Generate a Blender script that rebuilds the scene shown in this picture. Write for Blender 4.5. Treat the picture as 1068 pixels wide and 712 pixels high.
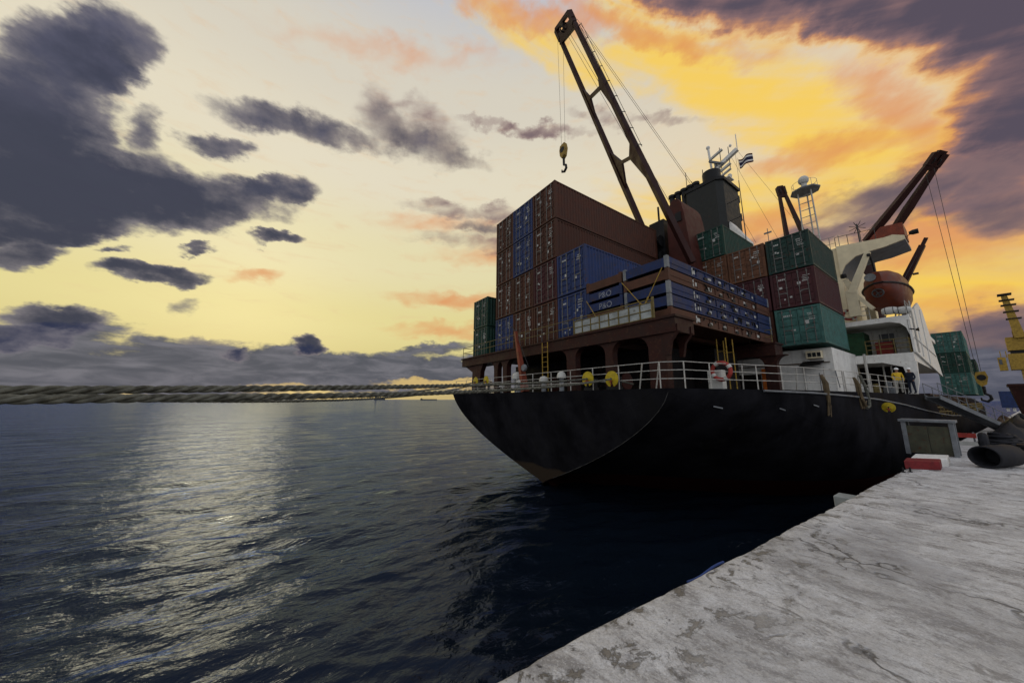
import bpy, math, random
import numpy as np
from mathutils import Vector, Matrix
random.seed(7)
rng = np.random.default_rng(11)
for o in list(bpy.data.objects):
    bpy.data.objects.remove(o)
C = bpy.context.scene.collection
SC = bpy.context.scene
R = math.radians
EYE = 5.2                      # camera height above the water (world z = 0)
# ------------------------------------------------------------------ camera
HEAD, PITCH, ROLL, FPX = 0.96026, 0.172163, 0.00253, 348.73
fh = Vector((-math.sin(HEAD), math.cos(HEAD), 0)); rt = Vector((math.cos(HEAD), math.sin(HEAD), 0)); zz = Vector((0, 0, 1))
Fv = fh*math.cos(PITCH)+zz*math.sin(PITCH); U0 = zz*math.cos(PITCH)-fh*math.sin(PITCH)
Rv = rt*math.cos(ROLL)+U0*math.sin(ROLL); Uv = U0*math.cos(ROLL)-rt*math.sin(ROLL)
cd = bpy.data.cameras.new('camera'); cam = bpy.data.objects.new('camera', cd); C.objects.link(cam)
cd.sensor_width = 36; cd.lens = FPX*36/1068; cd.clip_start = 0.05; cd.clip_end = 60000
m = Matrix((Rv, Uv, -Fv)).transposed().to_4x4(); m.translation = Vector((0, 0, EYE)); cam.matrix_world = m
SC.camera = cam
# ------------------------------------------------------------------ render settings
SC.render.engine = 'CYCLES'
SC.cycles.use_denoising = True
SC.cycles.max_bounces = 6; SC.cycles.diffuse_bounces = 3; SC.cycles.glossy_bounces = 4
SC.cycles.caustics_reflective = False; SC.cycles.caustics_refractive = False
SC.cycles.sample_clamp_indirect = 4.0
vs = SC.view_settings
vs.view_transform = 'Standard'; vs.look = 'None'; vs.exposure = 0.0; vs.gamma = 1.0; vs.use_curve_mapping = False
# ------------------------------------------------------------------ sun
SUN_AZ = -40.0; SUN_EL = 17.0        # degrees right of the view heading / above the horizon
def dir_ae(a, e):
    a, e = R(a), R(e)
    return (fh*math.cos(a)+rt*math.sin(a))*math.cos(e)+zz*math.sin(e)
sl = bpy.data.lights.new('sun', 'SUN'); sl.energy = .2; sl.angle = R(13); sl.color = (1.0, 0.74, 0.34)
so = bpy.data.objects.new('sun', sl); C.objects.link(so)
so.rotation_euler = dir_ae(SUN_AZ, SUN_EL).to_track_quat('Z', 'Y').to_euler(); so.location = (-60, -10, 60)
# ------------------------------------------------------------------ world sky
W = bpy.data.worlds.new('World'); SC.world = W; W.use_nodes = True
nt = W.node_tree; nt.nodes.clear()
def s2l(c):
    return tuple((x/255/12.92 if x/255 <= .04045 else ((x/255+.055)/1.055)**2.4) for x in c)
class X:                               # tiny expression builder over Math nodes
    def __init__(s, v): s.v = v
    def __add__(a, b): return mth('ADD', a, b)
    __radd__ = __add__
    def __sub__(a, b): return mth('SUBTRACT', a, b)
    def __rsub__(a, b): return mth('SUBTRACT', b, a)
    def __mul__(a, b): return mth('MULTIPLY', a, b)
    __rmul__ = __mul__
    def __truediv__(a, b): return mth('DIVIDE', a, b)
def mth(op, *args, clamp=False):
    n = nt.nodes.new('ShaderNodeMath'); n.operation = op; n.use_clamp = clamp
    for i, a in enumerate(args):
        if isinstance(a, X): nt.links.new(a.v, n.inputs[i])
        else: n.inputs[i].default_value = a
    return X(n.outputs[0])
def sstep(x, lo, hi):
    n = nt.nodes.new('ShaderNodeMapRange'); n.interpolation_type = 'SMOOTHSTEP'
    nt.links.new(x.v, n.inputs[0]); n.inputs[1].default_value = lo; n.inputs[2].default_value = hi
    return X(n.outputs[0])
def mixc(f, c1, c2):
    n = nt.nodes.new('ShaderNodeMix'); n.data_type = 'RGBA'
    if isinstance(f, X): nt.links.new(f.v, n.inputs[0])
    else: n.inputs[0].default_value = f
    for k, c in ((6, c1), (7, c2)):
        if isinstance(c, X): nt.links.new(c.v, n.inputs[k])
        else: n.inputs[k].default_value = (*c, 1)
    return X(n.outputs[2])
def noise(vec, scale, detail=5, rough=.55, dist=0.0):
    n = nt.nodes.new('ShaderNodeTexNoise'); nt.links.new(vec.v, n.inputs['Vector'])
    n.inputs['Scale'].default_value = scale; n.inputs['Detail'].default_value = detail
    n.inputs['Roughness'].default_value = rough; n.inputs['Distortion'].default_value = dist
    return X(n.outputs[0])
def comb(x, y, z=0.0):
    n = nt.nodes.new('ShaderNodeCombineXYZ')
    for i, a in enumerate((x, y, z)):
        if isinstance(a, X): nt.links.new(a.v, n.inputs[i])
        else: n.inputs[i].default_value = a
    return X(n.outputs[0])
def dotv(v, d):
    n = nt.nodes.new('ShaderNodeVectorMath'); n.operation = 'DOT_PRODUCT'
    nt.links.new(v.v, n.inputs[0]); n.inputs[1].default_value = d
    return X(n.outputs['Value'])
tc = nt.nodes.new('ShaderNodeTexCoord'); DIR = X(tc.outputs['Generated'])
DEG = 180/math.pi
AZ = mth('ARCTAN2', dotv(DIR, rt), dotv(DIR, fh))*DEG       # degrees right of a fixed compass bearing
EL = mth('ARCSINE', dotv(DIR, zz))*DEG
def ae(u, v):                           # sky bearing of a feature read off the photograph
    d = Fv*FPX+Rv*(u-534)-Uv*(v-356)
    return math.degrees(math.atan2(d.dot(rt), d.dot(fh))), math.degrees(math.atan2(d.z, math.hypot(d.x, d.y)))
ncoord = comb(AZ*.055, EL*.10)
wn1 = noise(ncoord, 3.0, 5, .6); wn2 = noise(comb(AZ*.055+7.3, EL*.10+3.1), 3.0, 5, .6)
WA = AZ+(wn1-.5)*7.0; WE = EL+(wn2-.5)*5.5
def blobs(lst, A=WA, E_=WE):
    f = None
    for (u, v, ru, rv, ang, w) in lst:
        a0, e0 = ae(u, v)
        a1, e1 = ae(u+ru*math.cos(R(ang)), v-ru*math.sin(R(ang)))
        a2, e2 = ae(u-rv*math.sin(R(ang)), v-rv*math.cos(R(ang)))
        J = np.linalg.inv(np.array([[a1-a0, a2-a0], [e1-e0, e2-e0]]))
        da, de = A-a0, E_-e0
        p = da*float(J[0, 0])+de*float(J[0, 1]); q = da*float(J[1, 0])+de*float(J[1, 1])
        g = mth('MULTIPLY_ADD', p*p+q*q, -w, w)
        f = g if f is None else mth('SMOOTH_MAX', f, g, .25)
    return f
fine = noise(ncoord, 7.0, 8, .62, .3)
dsc = nt.nodes.new('ShaderNodeVectorMath'); dsc.operation = 'MULTIPLY'; nt.links.new(DIR.v, dsc.inputs[0]); dsc.inputs[1].default_value = (1, 1, 1.5)
DS = X(dsc.outputs[0])
puff = noise(DS, 8.5, 9, .56, .1)
puff2 = noise(DS, 15.0, 8, .58)
soft = noise(comb(AZ*.055+9.0, EL*.13-AZ*.02), 3.6, 6, .46, .3)
st = noise(comb(AZ*.024+EL*.016+5.0, EL*.15+AZ*.055+2.0), 3.2, 7, .52, .2)
fine2 = noise(comb(AZ*.03+2.0, EL*.12+5.0), 6.0, 7, .6, .4)
# base gradient
ramp = nt.nodes.new('ShaderNodeValToRGB'); nt.links.new((EL/90.0).v, ramp.inputs[0])
cr = ramp.color_ramp; cr.interpolation = 'EASE'
stops = [(0.0, (196, 176, 120)), (.05, (218, 202, 128)), (.13, (234, 220, 148)), (.24, (238, 227, 178)), (.38, (238, 228, 202)), (.50, (226, 218, 200)), (.66, (196, 200, 212)), (1.0, (196, 202, 216))]
while len(cr.elements) < len(stops): cr.elements.new(.5)
for e, (p, c) in zip(cr.elements, stops): e.position = p; e.color = (*s2l(c), 1)
col = X(ramp.outputs[0])
nsky = nt.nodes.new('ShaderNodeTexSky'); nsky.sky_type = 'NISHITA'; nsky.sun_disc = False
sd = dir_ae(SUN_AZ, SUN_EL)
nsky.sun_elevation = R(SUN_EL); nsky.sun_rotation = math.atan2(sd.x, sd.y)
ns = nt.nodes.new('ShaderNodeVectorMath'); ns.operation = 'SCALE'; nt.links.new(nsky.outputs[0], ns.inputs[0]); ns.inputs['Scale'].default_value = .04
col = mixc(.12, col, X(ns.outputs[0]))
# wide warm wash to the right
wr = sstep(AZ, 2.0, 62.0)
col = mixc(wr*sstep(EL, 60.0, 12.0)*.55, col, s2l((232, 176, 104)))
# soft thin veils
veil = sstep(fine2, .50, .78)
col = mixc(veil*.35*sstep(EL, 2.0, 20.0), col, s2l((226, 190, 150)))
GOLD = [(740, 85, 230, 48, -16, 1.2), (860, 140, 150, 58, -30, 1.1), (965, 305, 170, 50, 0, .85), (760, 215, 150, 40, 10, .5), (905, 190, 140, 28, 20, .6), (600, 60, 130, 26, -6, .7)]
g = sstep(blobs(GOLD)+(soft-.5)*.8+(st-.5)*2.6, -.75, 1.35)
col = mixc(g*.9, col, s2l((248, 206, 84)))
ORG = [(560, 18, 110, 22, 0, .8), (650, 30, 170, 18, -8, .8), (990, 235, 150, 50, 15, 1.15), (860, 160, 110, 18, 14, .75), (770, 250, 110, 28, 20, .8), (1040, 150, 90, 80, 0, .9), (930, 110, 90, 34, -30, .8), (470, 312, 55, 10, 0, .8), (475, 345, 60, 9, 0, .7), (550, 262, 90, 14, 8, .6), (470, 235, 60, 9, 0, .35), (265, 290, 24, 8, 0, .6), (1010, 330, 80, 24, 0, .5), (420, 60, 70, 14, 0, .2)]
g = sstep(blobs(ORG)+(soft-.5)*1.7, -.5, 1.25)
col = mixc(g*.85, col, s2l((222, 146, 92)))
MAUVE_A = [(1020, 5, 200, 95, -15, 1.4), (870, -6, 240, 46, -8, 1.15), (700, -12, 210, 32, -3, .95), (1075, 120, 95, 95, -20, 1.25), (1020, 185, 110, 34, 10, .95)]
ma = blobs(MAUVE_A)+(soft-.5)*.8+(st-.5)*2.0
col = mixc(sstep(ma, -1.3, -.1)*.5, col, s2l((244, 190, 84)))
col = mixc(sstep(ma, -.75, .3)*.85, col, s2l((204, 134, 92)))
col = mixc(sstep(ma, -.2, .65)*.95, col, s2l((132, 106, 110)))
col = mixc(sstep(ma, .35, 1.25)*.92, col, s2l((82, 77, 92)))
MAUVE = [(950, 202, 160, 26, 14, .95), (870, 242, 140, 17, 20, .85), (1055, 215, 80, 30, 10, .8), (770, 268, 90, 16, 8, .6), (550, 136, 70, 7, 0, .55), (660, 125, 60, 7, 0, .35), (500, 222, 70, 8, 0, .45), (520, 255, 80, 7, 0, .3), (430, 130, 45, 22, -20, .3), (1000, 395, 170, 58, 0, 1.3), (1040, 345, 90, 28, 10, .9)]
mv = blobs(MAUVE)+(soft-.5)*1.6+(fine-.5)*.25
col = mixc(sstep(mv, -.4, .8)*.92, col, s2l((138, 112, 112)))
col = mixc(sstep(mv, .25, 1.3)*.9, col, s2l((88, 82, 96)))
# grey bank along the horizon
BANK = [(120, 390, 300, 32, 0, 1.3), (380, 388, 280, 24, 0, 1.3), (560, 388, 170, 20, 0, 1.1), (60, 352, 85, 16, 4, .9), (1020, 405, 160, 48, 0, 1.2), (800, 392, 280, 20, 0, 1.1), (440, 366, 80, 7, 6, .6)]
bk = blobs(BANK)+(fine2-.5)*1.2
col = mixc(sstep(bk, -.05, .55)*.96, col, mixc(sstep(fine2, .35, .7), s2l((76, 80, 94)), s2l((112, 112, 123))))
col = mixc(sstep(blobs([(455, 401, 70, 7, 0, 1.0), (300, 404, 60, 5, 0, .6)]), .1, .8)*.8, col, s2l((222, 190, 120)))
# dark blue-grey cumulus
DARK = [(88, 55, 82, 58, 0, 1.35), (30, 130, 95, 90, 0, 1.35), (70, 200, 150, 58, 0, 1.6), (175, 206, 130, 36, -3, 1.3), (278, 201, 52, 19, 4, 1.1), (50, 238, 130, 22, 0, 1.3), (150, 140, 24, 30, 20, .6), (22, 264, 50, 18, 0, 1.0), (225, 150, 40, 16, -10, .95), (285, 122, 56, 17, -10, .62), (345, 140, 60, 16, -14, .55), (432, 146, 60, 24, -22, .5), (470, 164, 42, 12, -10, .4), (295, 247, 28, 8, 0, 1.0), (165, 286, 52, 10, 0, .95), (200, 262, 24, 6, 0, .75), (122, 265, 20, 5, 0, .65), (190, 314, 16, 11, 0, .4), (55, 336, 66, 18, 0, 1.0), (20, 352, 60, 12, 0, .9), (320, 361, 17, 11, 0, 1.15), (250, 367, 18, 5, 0, .75), (215, 357, 30, 4, 0, .3), (500, 238, 40, 6, 0, .3)]
dk = blobs(DARK)
dd = dk+(puff-.5)*1.5
msk = sstep(dd, -.22, .55)
shade = sstep(dd+(puff2-.5)*1.7, .0, 1.15)
edge = mixc(sstep(AZ, -60.0, 10.0), s2l((120, 116, 124)), s2l((150, 136, 126)))
lump = sstep(noise(DS, 7.0, 7, .6), .38, .66)
base_dark = mixc(lump*sstep(EL, 20.0, 38.0)*.8, s2l((44, 51, 76)), s2l((80, 82, 106)))
dcol = mixc(shade, edge, base_dark)
col = mixc(msk*.96, col, dcol)
# the side of the sky behind the viewer: plain grey overcast
back = sstep(mth('ABSOLUTE', AZ), 72.0, 105.0)
over = mixc(sstep(fine2, .3, .7), s2l((222, 227, 240)), s2l((248, 249, 252)))
col = mixc(back*sstep(EL, 75.0, 50.0), col, over)
below = sstep(EL, -.5, -3.0)
col = mixc(below, col, s2l((60, 66, 76)))
bg1 = nt.nodes.new('ShaderNodeBackground'); nt.links.new(col.v, bg1.inputs[0]); bg1.inputs[1].default_value = 1.0
out = nt.nodes.new('ShaderNodeOutputWorld'); nt.links.new(bg1.outputs[0], out.inputs[0])
W.cycles.sampling_method = 'MANUAL'; W.cycles.sample_map_resolution = 1024

# ------------------------------------------------------------------ materials
def mat(name, base, rough=.55, metal=0.0, var=.25, scale=2.0, rust=0.0, rustcol=(.065, .026, .013), streak=0.0, bump=0.0, spec=.2, objvar=0.0):
    """Painted or bare surface with procedural wear: tone variation, rust patches and vertical run-off streaks."""
    mt = bpy.data.materials.new(name); mt.use_nodes = True
    t = mt.node_tree; b = t.nodes['Principled BSDF']
    b.inputs['IOR'].default_value = 1.4
    b.inputs['Roughness'].default_value = rough; b.inputs['Metallic'].default_value = metal
    b.inputs['Specular IOR Level'].default_value = spec
    tcn = t.nodes.new('ShaderNodeTexCoord'); oi = t.nodes.new('ShaderNodeObjectInfo')
    off = t.nodes.new('ShaderNodeVectorMath'); off.operation = 'MULTIPLY_ADD'
    cx = t.nodes.new('ShaderNodeCombineXYZ')
    for k in range(3): t.links.new(oi.outputs['Random'], cx.inputs[k])
    t.links.new(cx.outputs[0], off.inputs[0]); off.inputs[1].default_value = (37, 53, 71)
    t.links.new(tcn.outputs['Object'], off.inputs[2])
    def nz(sc, det, vec=None, ro=.6):
        n = t.nodes.new('ShaderNodeTexNoise'); n.inputs['Scale'].default_value = sc; n.inputs['Detail'].default_value = det
        n.inputs['Roughness'].default_value = ro
        t.links.new((vec or off).outputs[0], n.inputs['Vector']); return n
    def ramp_(src, lo, hi, a=0.0, bb=1.0):
        n = t.nodes.new('ShaderNodeMapRange'); n.interpolation_type = 'SMOOTHSTEP'
        t.links.new(src, n.inputs[0]); n.inputs[1].default_value = lo; n.inputs[2].default_value = hi
        n.inputs[3].default_value = a; n.inputs[4].default_value = bb; return n.outputs[0]
    def mix(f, a, bcol):
        n = t.nodes.new('ShaderNodeMix'); n.data_type = 'RGBA'
        t.links.new(f, n.inputs[0])
        for k, c in ((6, a), (7, bcol)):
            if isinstance(c, tuple): n.inputs[k].default_value = (*c, 1)
            else: t.links.new(c, n.inputs[k])
        return n.outputs[2]
    n1 = nz(scale, 6)
    lo = tuple(x*(1-var) for x in base); hi = tuple(min(1, x*(1+var)) for x in base)
    c = mix(ramp_(n1.outputs[0], .3, .7), lo, hi)
    if objvar:
        c = mix(ramp_(oi.outputs['Random'], 0, 1, 0, objvar), c, tuple(x*.35 for x in base))
    if streak:
        mp = t.nodes.new('ShaderNodeMapping'); mp.inputs['Scale'].default_value = (1, 1, .06)
        t.links.new(off.outputs[0], mp.inputs[0])
        n2 = nz(scale*2.2, 4, mp)
        c = mix(ramp_(n2.outputs[0], .5, .75, 0, streak), c, tuple(x*.45+.008 for x in base))
        n4 = nz(scale*3.1, 3, mp)
        c = mix(ramp_(n4.outputs[0], .58, .8, 0, streak*.6), c, tuple(x*1.6+.003 for x in base))
    if rust:
        n3 = nz(scale*2.7, 8, ro=.7)
        c = mix(ramp_(n3.outputs[0], .60-rust*.2, .72-rust*.1), c, rustcol)
    t.links.new(c, b.inputs['Base Color'])
    t.links.new(ramp_(n1.outputs[0], .3, .7, max(.05, rough-.12), min(1, rough+.12)), b.inputs['Roughness'])
    if bump:
        nb = nz(scale*6, 8); bp = t.nodes.new('ShaderNodeBump'); bp.inputs['Strength'].default_value = bump; bp.inputs['Distance'].default_value = .02
        t.links.new(nb.outputs[0], bp.inputs['Height']); t.links.new(bp.outputs[0], b.inputs['Normal'])
    return mt
MT = dict(
    brown=mat('container_brown', (.066, .026, .017), .6, rust=.25, streak=.35, objvar=.4),
    tan=mat('container_tan', (.105, .048, .026), .6, rust=.35, streak=.4),
    maroon=mat('container_maroon', (.050, .017, .019), .6, rust=.2, streak=.35),
    blue=mat('container_blue', (.019, .034, .100), .55, rust=.25, streak=.4),
    navy=mat('flatrack_navy', (.013, .024, .075), .55, rust=.3, streak=.4, rustcol=(.05, .03, .025)),
    green=mat('container_green', (.015, .045, .034), .55, rust=.2, streak=.35),
    dgreen=mat('container_dark_green', (.015, .035, .029), .55, rust=.2, streak=.4),
    teal=mat('container_teal', (.045, .115, .10), .55, rust=.15, streak=.35),
    rodgrey=mat('galvanised_rod', (.13, .125, .115), .5, .3, rust=.25, scale=5),
    dimlabel=mat('faded_lettering', (.20, .215, .25), .6, var=.5, scale=6, rust=.3),
    label=mat('white_marking', (.38, .38, .355), .6, var=.15),
    frack=mat('flatrack_brown', (.075, .034, .022), .65, rust=.35, streak=.3),
    platform=mat('frame_brown_paint', (.026, .0085, .0065), .6, rust=.3, streak=.4),
    dark=mat('dark_paint_and_shade', (.007, .006, .006), .7, rust=.2),  # near-black; paints in shade on the casing and the recess box
    crane=mat('crane_red_brown', (.027, .0085, .007), .55, rust=0, scale=.8, var=.12, streak=0, rustcol=(.05, .02, .012)),
    crhouse=mat('crane_house_red', (.055, .016, .012), .6, rust=.2, streak=.4),
    cranered=mat('crane_red', (.16, .038, .022), .5, rust=.15, streak=.3),
    white=mat('ship_white_paint', (.64, .63, .59), .5, var=.10, rust=.06, streak=.28, rustcol=(.22, .12, .06)),
    cream=mat('bridge_cream_paint', (.58, .51, .35), .5, var=.08, rust=.0, streak=.15, rustcol=(.25, .15, .08)),
    railw=mat('rail_white', (.36, .35, .32), .5, var=.2, rust=.2, scale=5, rustcol=(.25, .13, .07)),
    raily=mat('rail_yellow', (.13, .10, .036), .55, var=.3, rust=.3, scale=4),
    yellow=mat('yellow_plastic', (.34, .255, .015), .5, var=.2, scale=6, rust=.1),
    yellowm=mat('crane_yellow', (.27, .175, .032), .5, rust=.2, streak=.3),
    funnel=mat('funnel_grey', (.021, .023, .022), .55, rust=.1, streak=.4),
    black=mat('black_paint', (.012, .012, .013), .5, var=.3),
    rubber=mat('worn_rubber', (.016, .0165, .020), .75, var=.4, scale=6, bump=.5),
    orange=mat('lifeboat_orange', (.105, .021, .009), .45, var=.2, streak=.35),
    odoor=mat('orange_door', (.42, .11, .02), .5, rust=.15),
    glass=mat('dark_glass', (.012, .016, .018), .08, var=.1, spec=.8),
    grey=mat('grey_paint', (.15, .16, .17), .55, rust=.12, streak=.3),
    panel=mat('grey_panel', (.27, .29, .285), .6, rust=.18, streak=.4),
    green2=mat('deck_green', (.018, .05, .024), .65, rust=.1),
    steel=mat('wire_steel', (.05, .05, .05), .5, .6),
    ladder=mat('ladder_yellow', (.28, .18, .03), .55, rust=.4, scale=5),
    red=mat('red_paint', (.26, .035, .028), .5, rust=.15, scale=4),
    kerbred=mat('kerb_red', (.15, .020, .022), .7, var=.25, scale=6, rust=.1, bump=.3, rustcol=(.12, .05, .04)),
    kerbwhite=mat('kerb_white', (.62, .61, .58), .7, var=.15, scale=6, rust=.1, bump=.3, rustcol=(.3, .26, .22)),
    olive=mat('cabinet_olive', (.055, .055, .037), .7, rust=.3, streak=.6, scale=3),
    rope=mat('mooring_rope', (.092, .092, .076), .95, var=.5, scale=9, rust=.1, rustcol=(.05, .045, .035), spec=.15),
    tarp=mat('worn_canvas', (.095, .07, .04), .85, var=.3, scale=4, bump=.4),
    bluep=mat('blue_plastic', (.03, .055, .17), .6),
    skin=mat('skin', (.28, .15, .10), .6), cloth=mat('dark_cloth', (.02, .025, .04), .9), vest=mat('vest_yellow', (.62, .40, .03), .8),
    helmet=mat('helmet_white', (.75, .75, .73), .4, var=.05), pants=mat('pale_trousers', (.30, .29, .25), .9),
    flagr=mat('flag_red', (.05, .012, .014), .8), flagw=mat('flag_white', (.62, .60, .56), .8), flagb=mat('flag_blue', (.02, .02, .05), .8),
    boatwhite=mat('raft_white', (.46, .46, .43), .4, var=.1, rust=.05),
    distant=mat('distant_ship_grey', (.055, .06, .07), .8), hillm=mat('distant_hill', (.10, .11, .13), .9),
    seam=mat('weld_seam_grey', (.06, .06, .06), .6, var=.6, scale=3),
    rusty=mat('rust_patch', (.085, .055, .036), .8, var=.4, scale=4, rust=.3),
)

# ------------------------------------------------------------------ mesh builder
class MB:
    def __init__(s): s.v = []; s.f = []; s.cut = []
    def paint(s, other):                         # faces of another builder, painted with the next material slot
        s.cut.append(len(s.f)); return s.add(other.v, other.f)
    def add(s, vs_, fs):
        n = len(s.v); s.v += [tuple(p) for p in vs_]; s.f += [tuple(i+n for i in f) for f in fs]; return s
    def box(s, lo, hi):
        x0, y0, z0 = lo; x1, y1, z1 = hi
        return s.add([(x0, y0, z0), (x1, y0, z0), (x1, y1, z0), (x0, y1, z0), (x0, y0, z1), (x1, y0, z1), (x1, y1, z1), (x0, y1, z1)],
                     [(0, 3, 2, 1), (4, 5, 6, 7), (0, 1, 5, 4), (1, 2, 6, 5), (2, 3, 7, 6), (3, 0, 4, 7)])
    def bar(s, p0, p1, w, h, up=(0, 0, 1), w1=None, h1=None):
        p0, p1 = Vector(p0), Vector(p1); d = (p1-p0).normalized(); up = Vector(up)
        if abs(d.dot(up)) > .98: up = Vector((0, 1, 0))
        a = d.cross(up).normalized(); b = a.cross(d).normalized()
        w1 = w if w1 is None else w1; h1 = h if h1 is None else h1
        vs_ = []
        for p, ww, hh in ((p0, w, h), (p1, w1, h1)):
            for sa, sb in ((-1, -1), (1, -1), (1, 1), (-1, 1)): vs_.append(p+a*(sa*ww/2)+b*(sb*hh/2))
        return s.add(vs_, [(0, 1, 2, 3), (7, 6, 5, 4), (0, 4, 5, 1), (1, 5, 6, 2), (2, 6, 7, 3), (3, 7, 4, 0)])
    def tube(s, pts, r, n=6, caps=True):
        pts = [Vector(p) for p in pts]; rs = r if isinstance(r, (list, tuple)) else [r]*len(pts)
        vs_ = []; prev = None
        for i, p in enumerate(pts):
            d = (pts[min(i+1, len(pts)-1)]-pts[max(i-1, 0)]).normalized()
            up = Vector((0, 0, 1)) if abs(d.z) < .95 else Vector((0, 1, 0))
            a = d.cross(up).normalized()
            if prev is not None:
                a2 = prev-d*prev.dot(d)
                if a2.length > 1e-4: a = a2.normalized()
            prev = a; b = d.cross(a)
            for k in range(n):
                t = 2*math.pi*k/n; vs_.append(p+(a*math.cos(t)+b*math.sin(t))*rs[i])
        fs = [(i*n+k, i*n+(k+1) % n, (i+1)*n+(k+1) % n, (i+1)*n+k) for i in range(len(pts)-1) for k in range(n)]
        if caps: fs += [tuple(range(n))[::-1], tuple(range((len(pts)-1)*n, len(pts)*n))]
        return s.add(vs_, fs)
    def lathe(s, prof, c, n=16, axis='z', close=False):
        vs_ = []; c = Vector(c)
        for r, h in prof:
            for k in range(n):
                t = 2*math.pi*k/n; x, y = r*math.cos(t), r*math.sin(t)
                vs_.append(c+Vector({'z': (x, y, h), 'y': (x, h, y), 'x': (h, x, y)}[axis]))
        L = len(prof); rngi = range(L) if close else range(L-1)
        fs = [(i*n+k, i*n+(k+1) % n, ((i+1) % L)*n+(k+1) % n, ((i+1) % L)*n+k) for i in rngi for k in range(n)]
        if not close: fs += [tuple(range(n))[::-1], tuple(range((L-1)*n, L*n))]
        return s.add(vs_, fs)
    def prism(s, poly, a, b, axis='y'):
        def P(q, h):
            return {'y': (q[0], h, q[1]), 'x': (h, q[0], q[1]), 'z': (q[0], q[1], h)}[axis]
        n = len(poly)
        return s.add([P(q, a) for q in poly]+[P(q, b) for q in poly],
                     [tuple(range(n))[::-1], tuple(range(n, 2*n))]+[(i, (i+1) % n, n+(i+1) % n, n+i) for i in range(n)])
    def ball(s, c, rx, ry, rz, n=12, k=8):
        c = Vector(c); vs_ = []
        for i in range(1, k):
            t = math.pi*i/k
            for j in range(n):
                p = 2*math.pi*j/n; vs_.append(c+Vector((rx*math.sin(t)*math.cos(p), ry*math.sin(t)*math.sin(p), rz*math.cos(t))))
        fs = [(i*n+j, (i+1)*n+j, (i+1)*n+(j+1) % n, i*n+(j+1) % n) for i in range(k-2) for j in range(n)]
        fs += [tuple(range(n)), tuple(range((k-2)*n, (k-1)*n))[::-1]]
        return s.add(vs_, fs)
    def torus(s, c, R_, r, n=20, k=8, axis='y'):
        prof = [(R_+r*math.cos(2*math.pi*i/k), r*math.sin(2*math.pi*i/k)) for i in range(k)]
        return s.lathe(prof, c, n, axis, close=True)
    def mesh(s, name, mats, smooth=True, angle=32, off=(0, 0, 0)):
        me = bpy.data.meshes.new(name)
        ox, oy, oz = off
        me.from_pydata([(x-ox, y-oy, z-oz) for x, y, z in s.v], [], s.f)
        for mm in (mats if isinstance(mats, (list, tuple)) else [mats]): me.materials.append(mm)
        for k_, st in enumerate(s.cut):
            for p_ in me.polygons[st:]: p_.material_index = k_+1
        import bmesh
        bm = bmesh.new(); bm.from_mesh(me); bmesh.ops.recalc_face_normals(bm, faces=bm.faces); bm.to_mesh(me); bm.free()
        if smooth:
            me.shade_smooth(); me.set_sharp_from_angle(angle=R(angle))
        return me
    def build(s, name, mats, parent=None, off=None, smooth=True, angle=32, **props):
        if off is None:
            off = parent['base'] if parent is not None and 'base' in parent else (0, 0, 0)
        o = bpy.data.objects.new(name, s.mesh(name, mats, smooth, angle, off)); C.objects.link(o)
        if parent is not None:
            o.parent = parent; o['base'] = tuple(off)
        for k, v_ in props.items(): o[k] = v_
        return o
def tag(o, label, cat, group=None, kind=None):
    o['label'] = label; o['category'] = cat
    if group: o['group'] = group
    if kind: o['kind'] = kind
    return o
def thing(name, loc, label, cat, group=None):
    o = bpy.data.objects.new(name, None); C.objects.link(o); o.empty_display_size = .3
    o.location = loc; o['base'] = tuple(loc)
    return tag(o, label, cat, group)
def single(mb, name, mats, base, label, cat, group=None, smooth=True, angle=32):
    o = mb.build(name, mats, None, off=base, smooth=smooth, angle=angle); o.location = base
    return tag(o, label, cat, group)
def kids(o): return [c for c in bpy.data.objects if c.parent is o]
def copy_tree(o, parent=None, swap=None):
    c = o.copy(); C.objects.link(c)
    if parent is not None: c.parent = parent
    for ch in KID.get(o.name, []): copy_tree(ch, c)
    return c
KID = {}
def bevel(o, w=.01, seg=2):
    md = o.modifiers.new('bevel', 'BEVEL'); md.width = w; md.segments = seg; md.limit_method = 'ANGLE'
def V(x, y, z): return (x, y, z+EYE)          # z given relative to the eye level

def bpx(u, v, y):                                # world point of a photo feature lying at depth y along the ship
    d = Fv*FPX+Rv*(u-534)-Uv*(v-356); return Vector((d.x/d.y*y, y, EYE+d.z/d.y*y))

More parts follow.
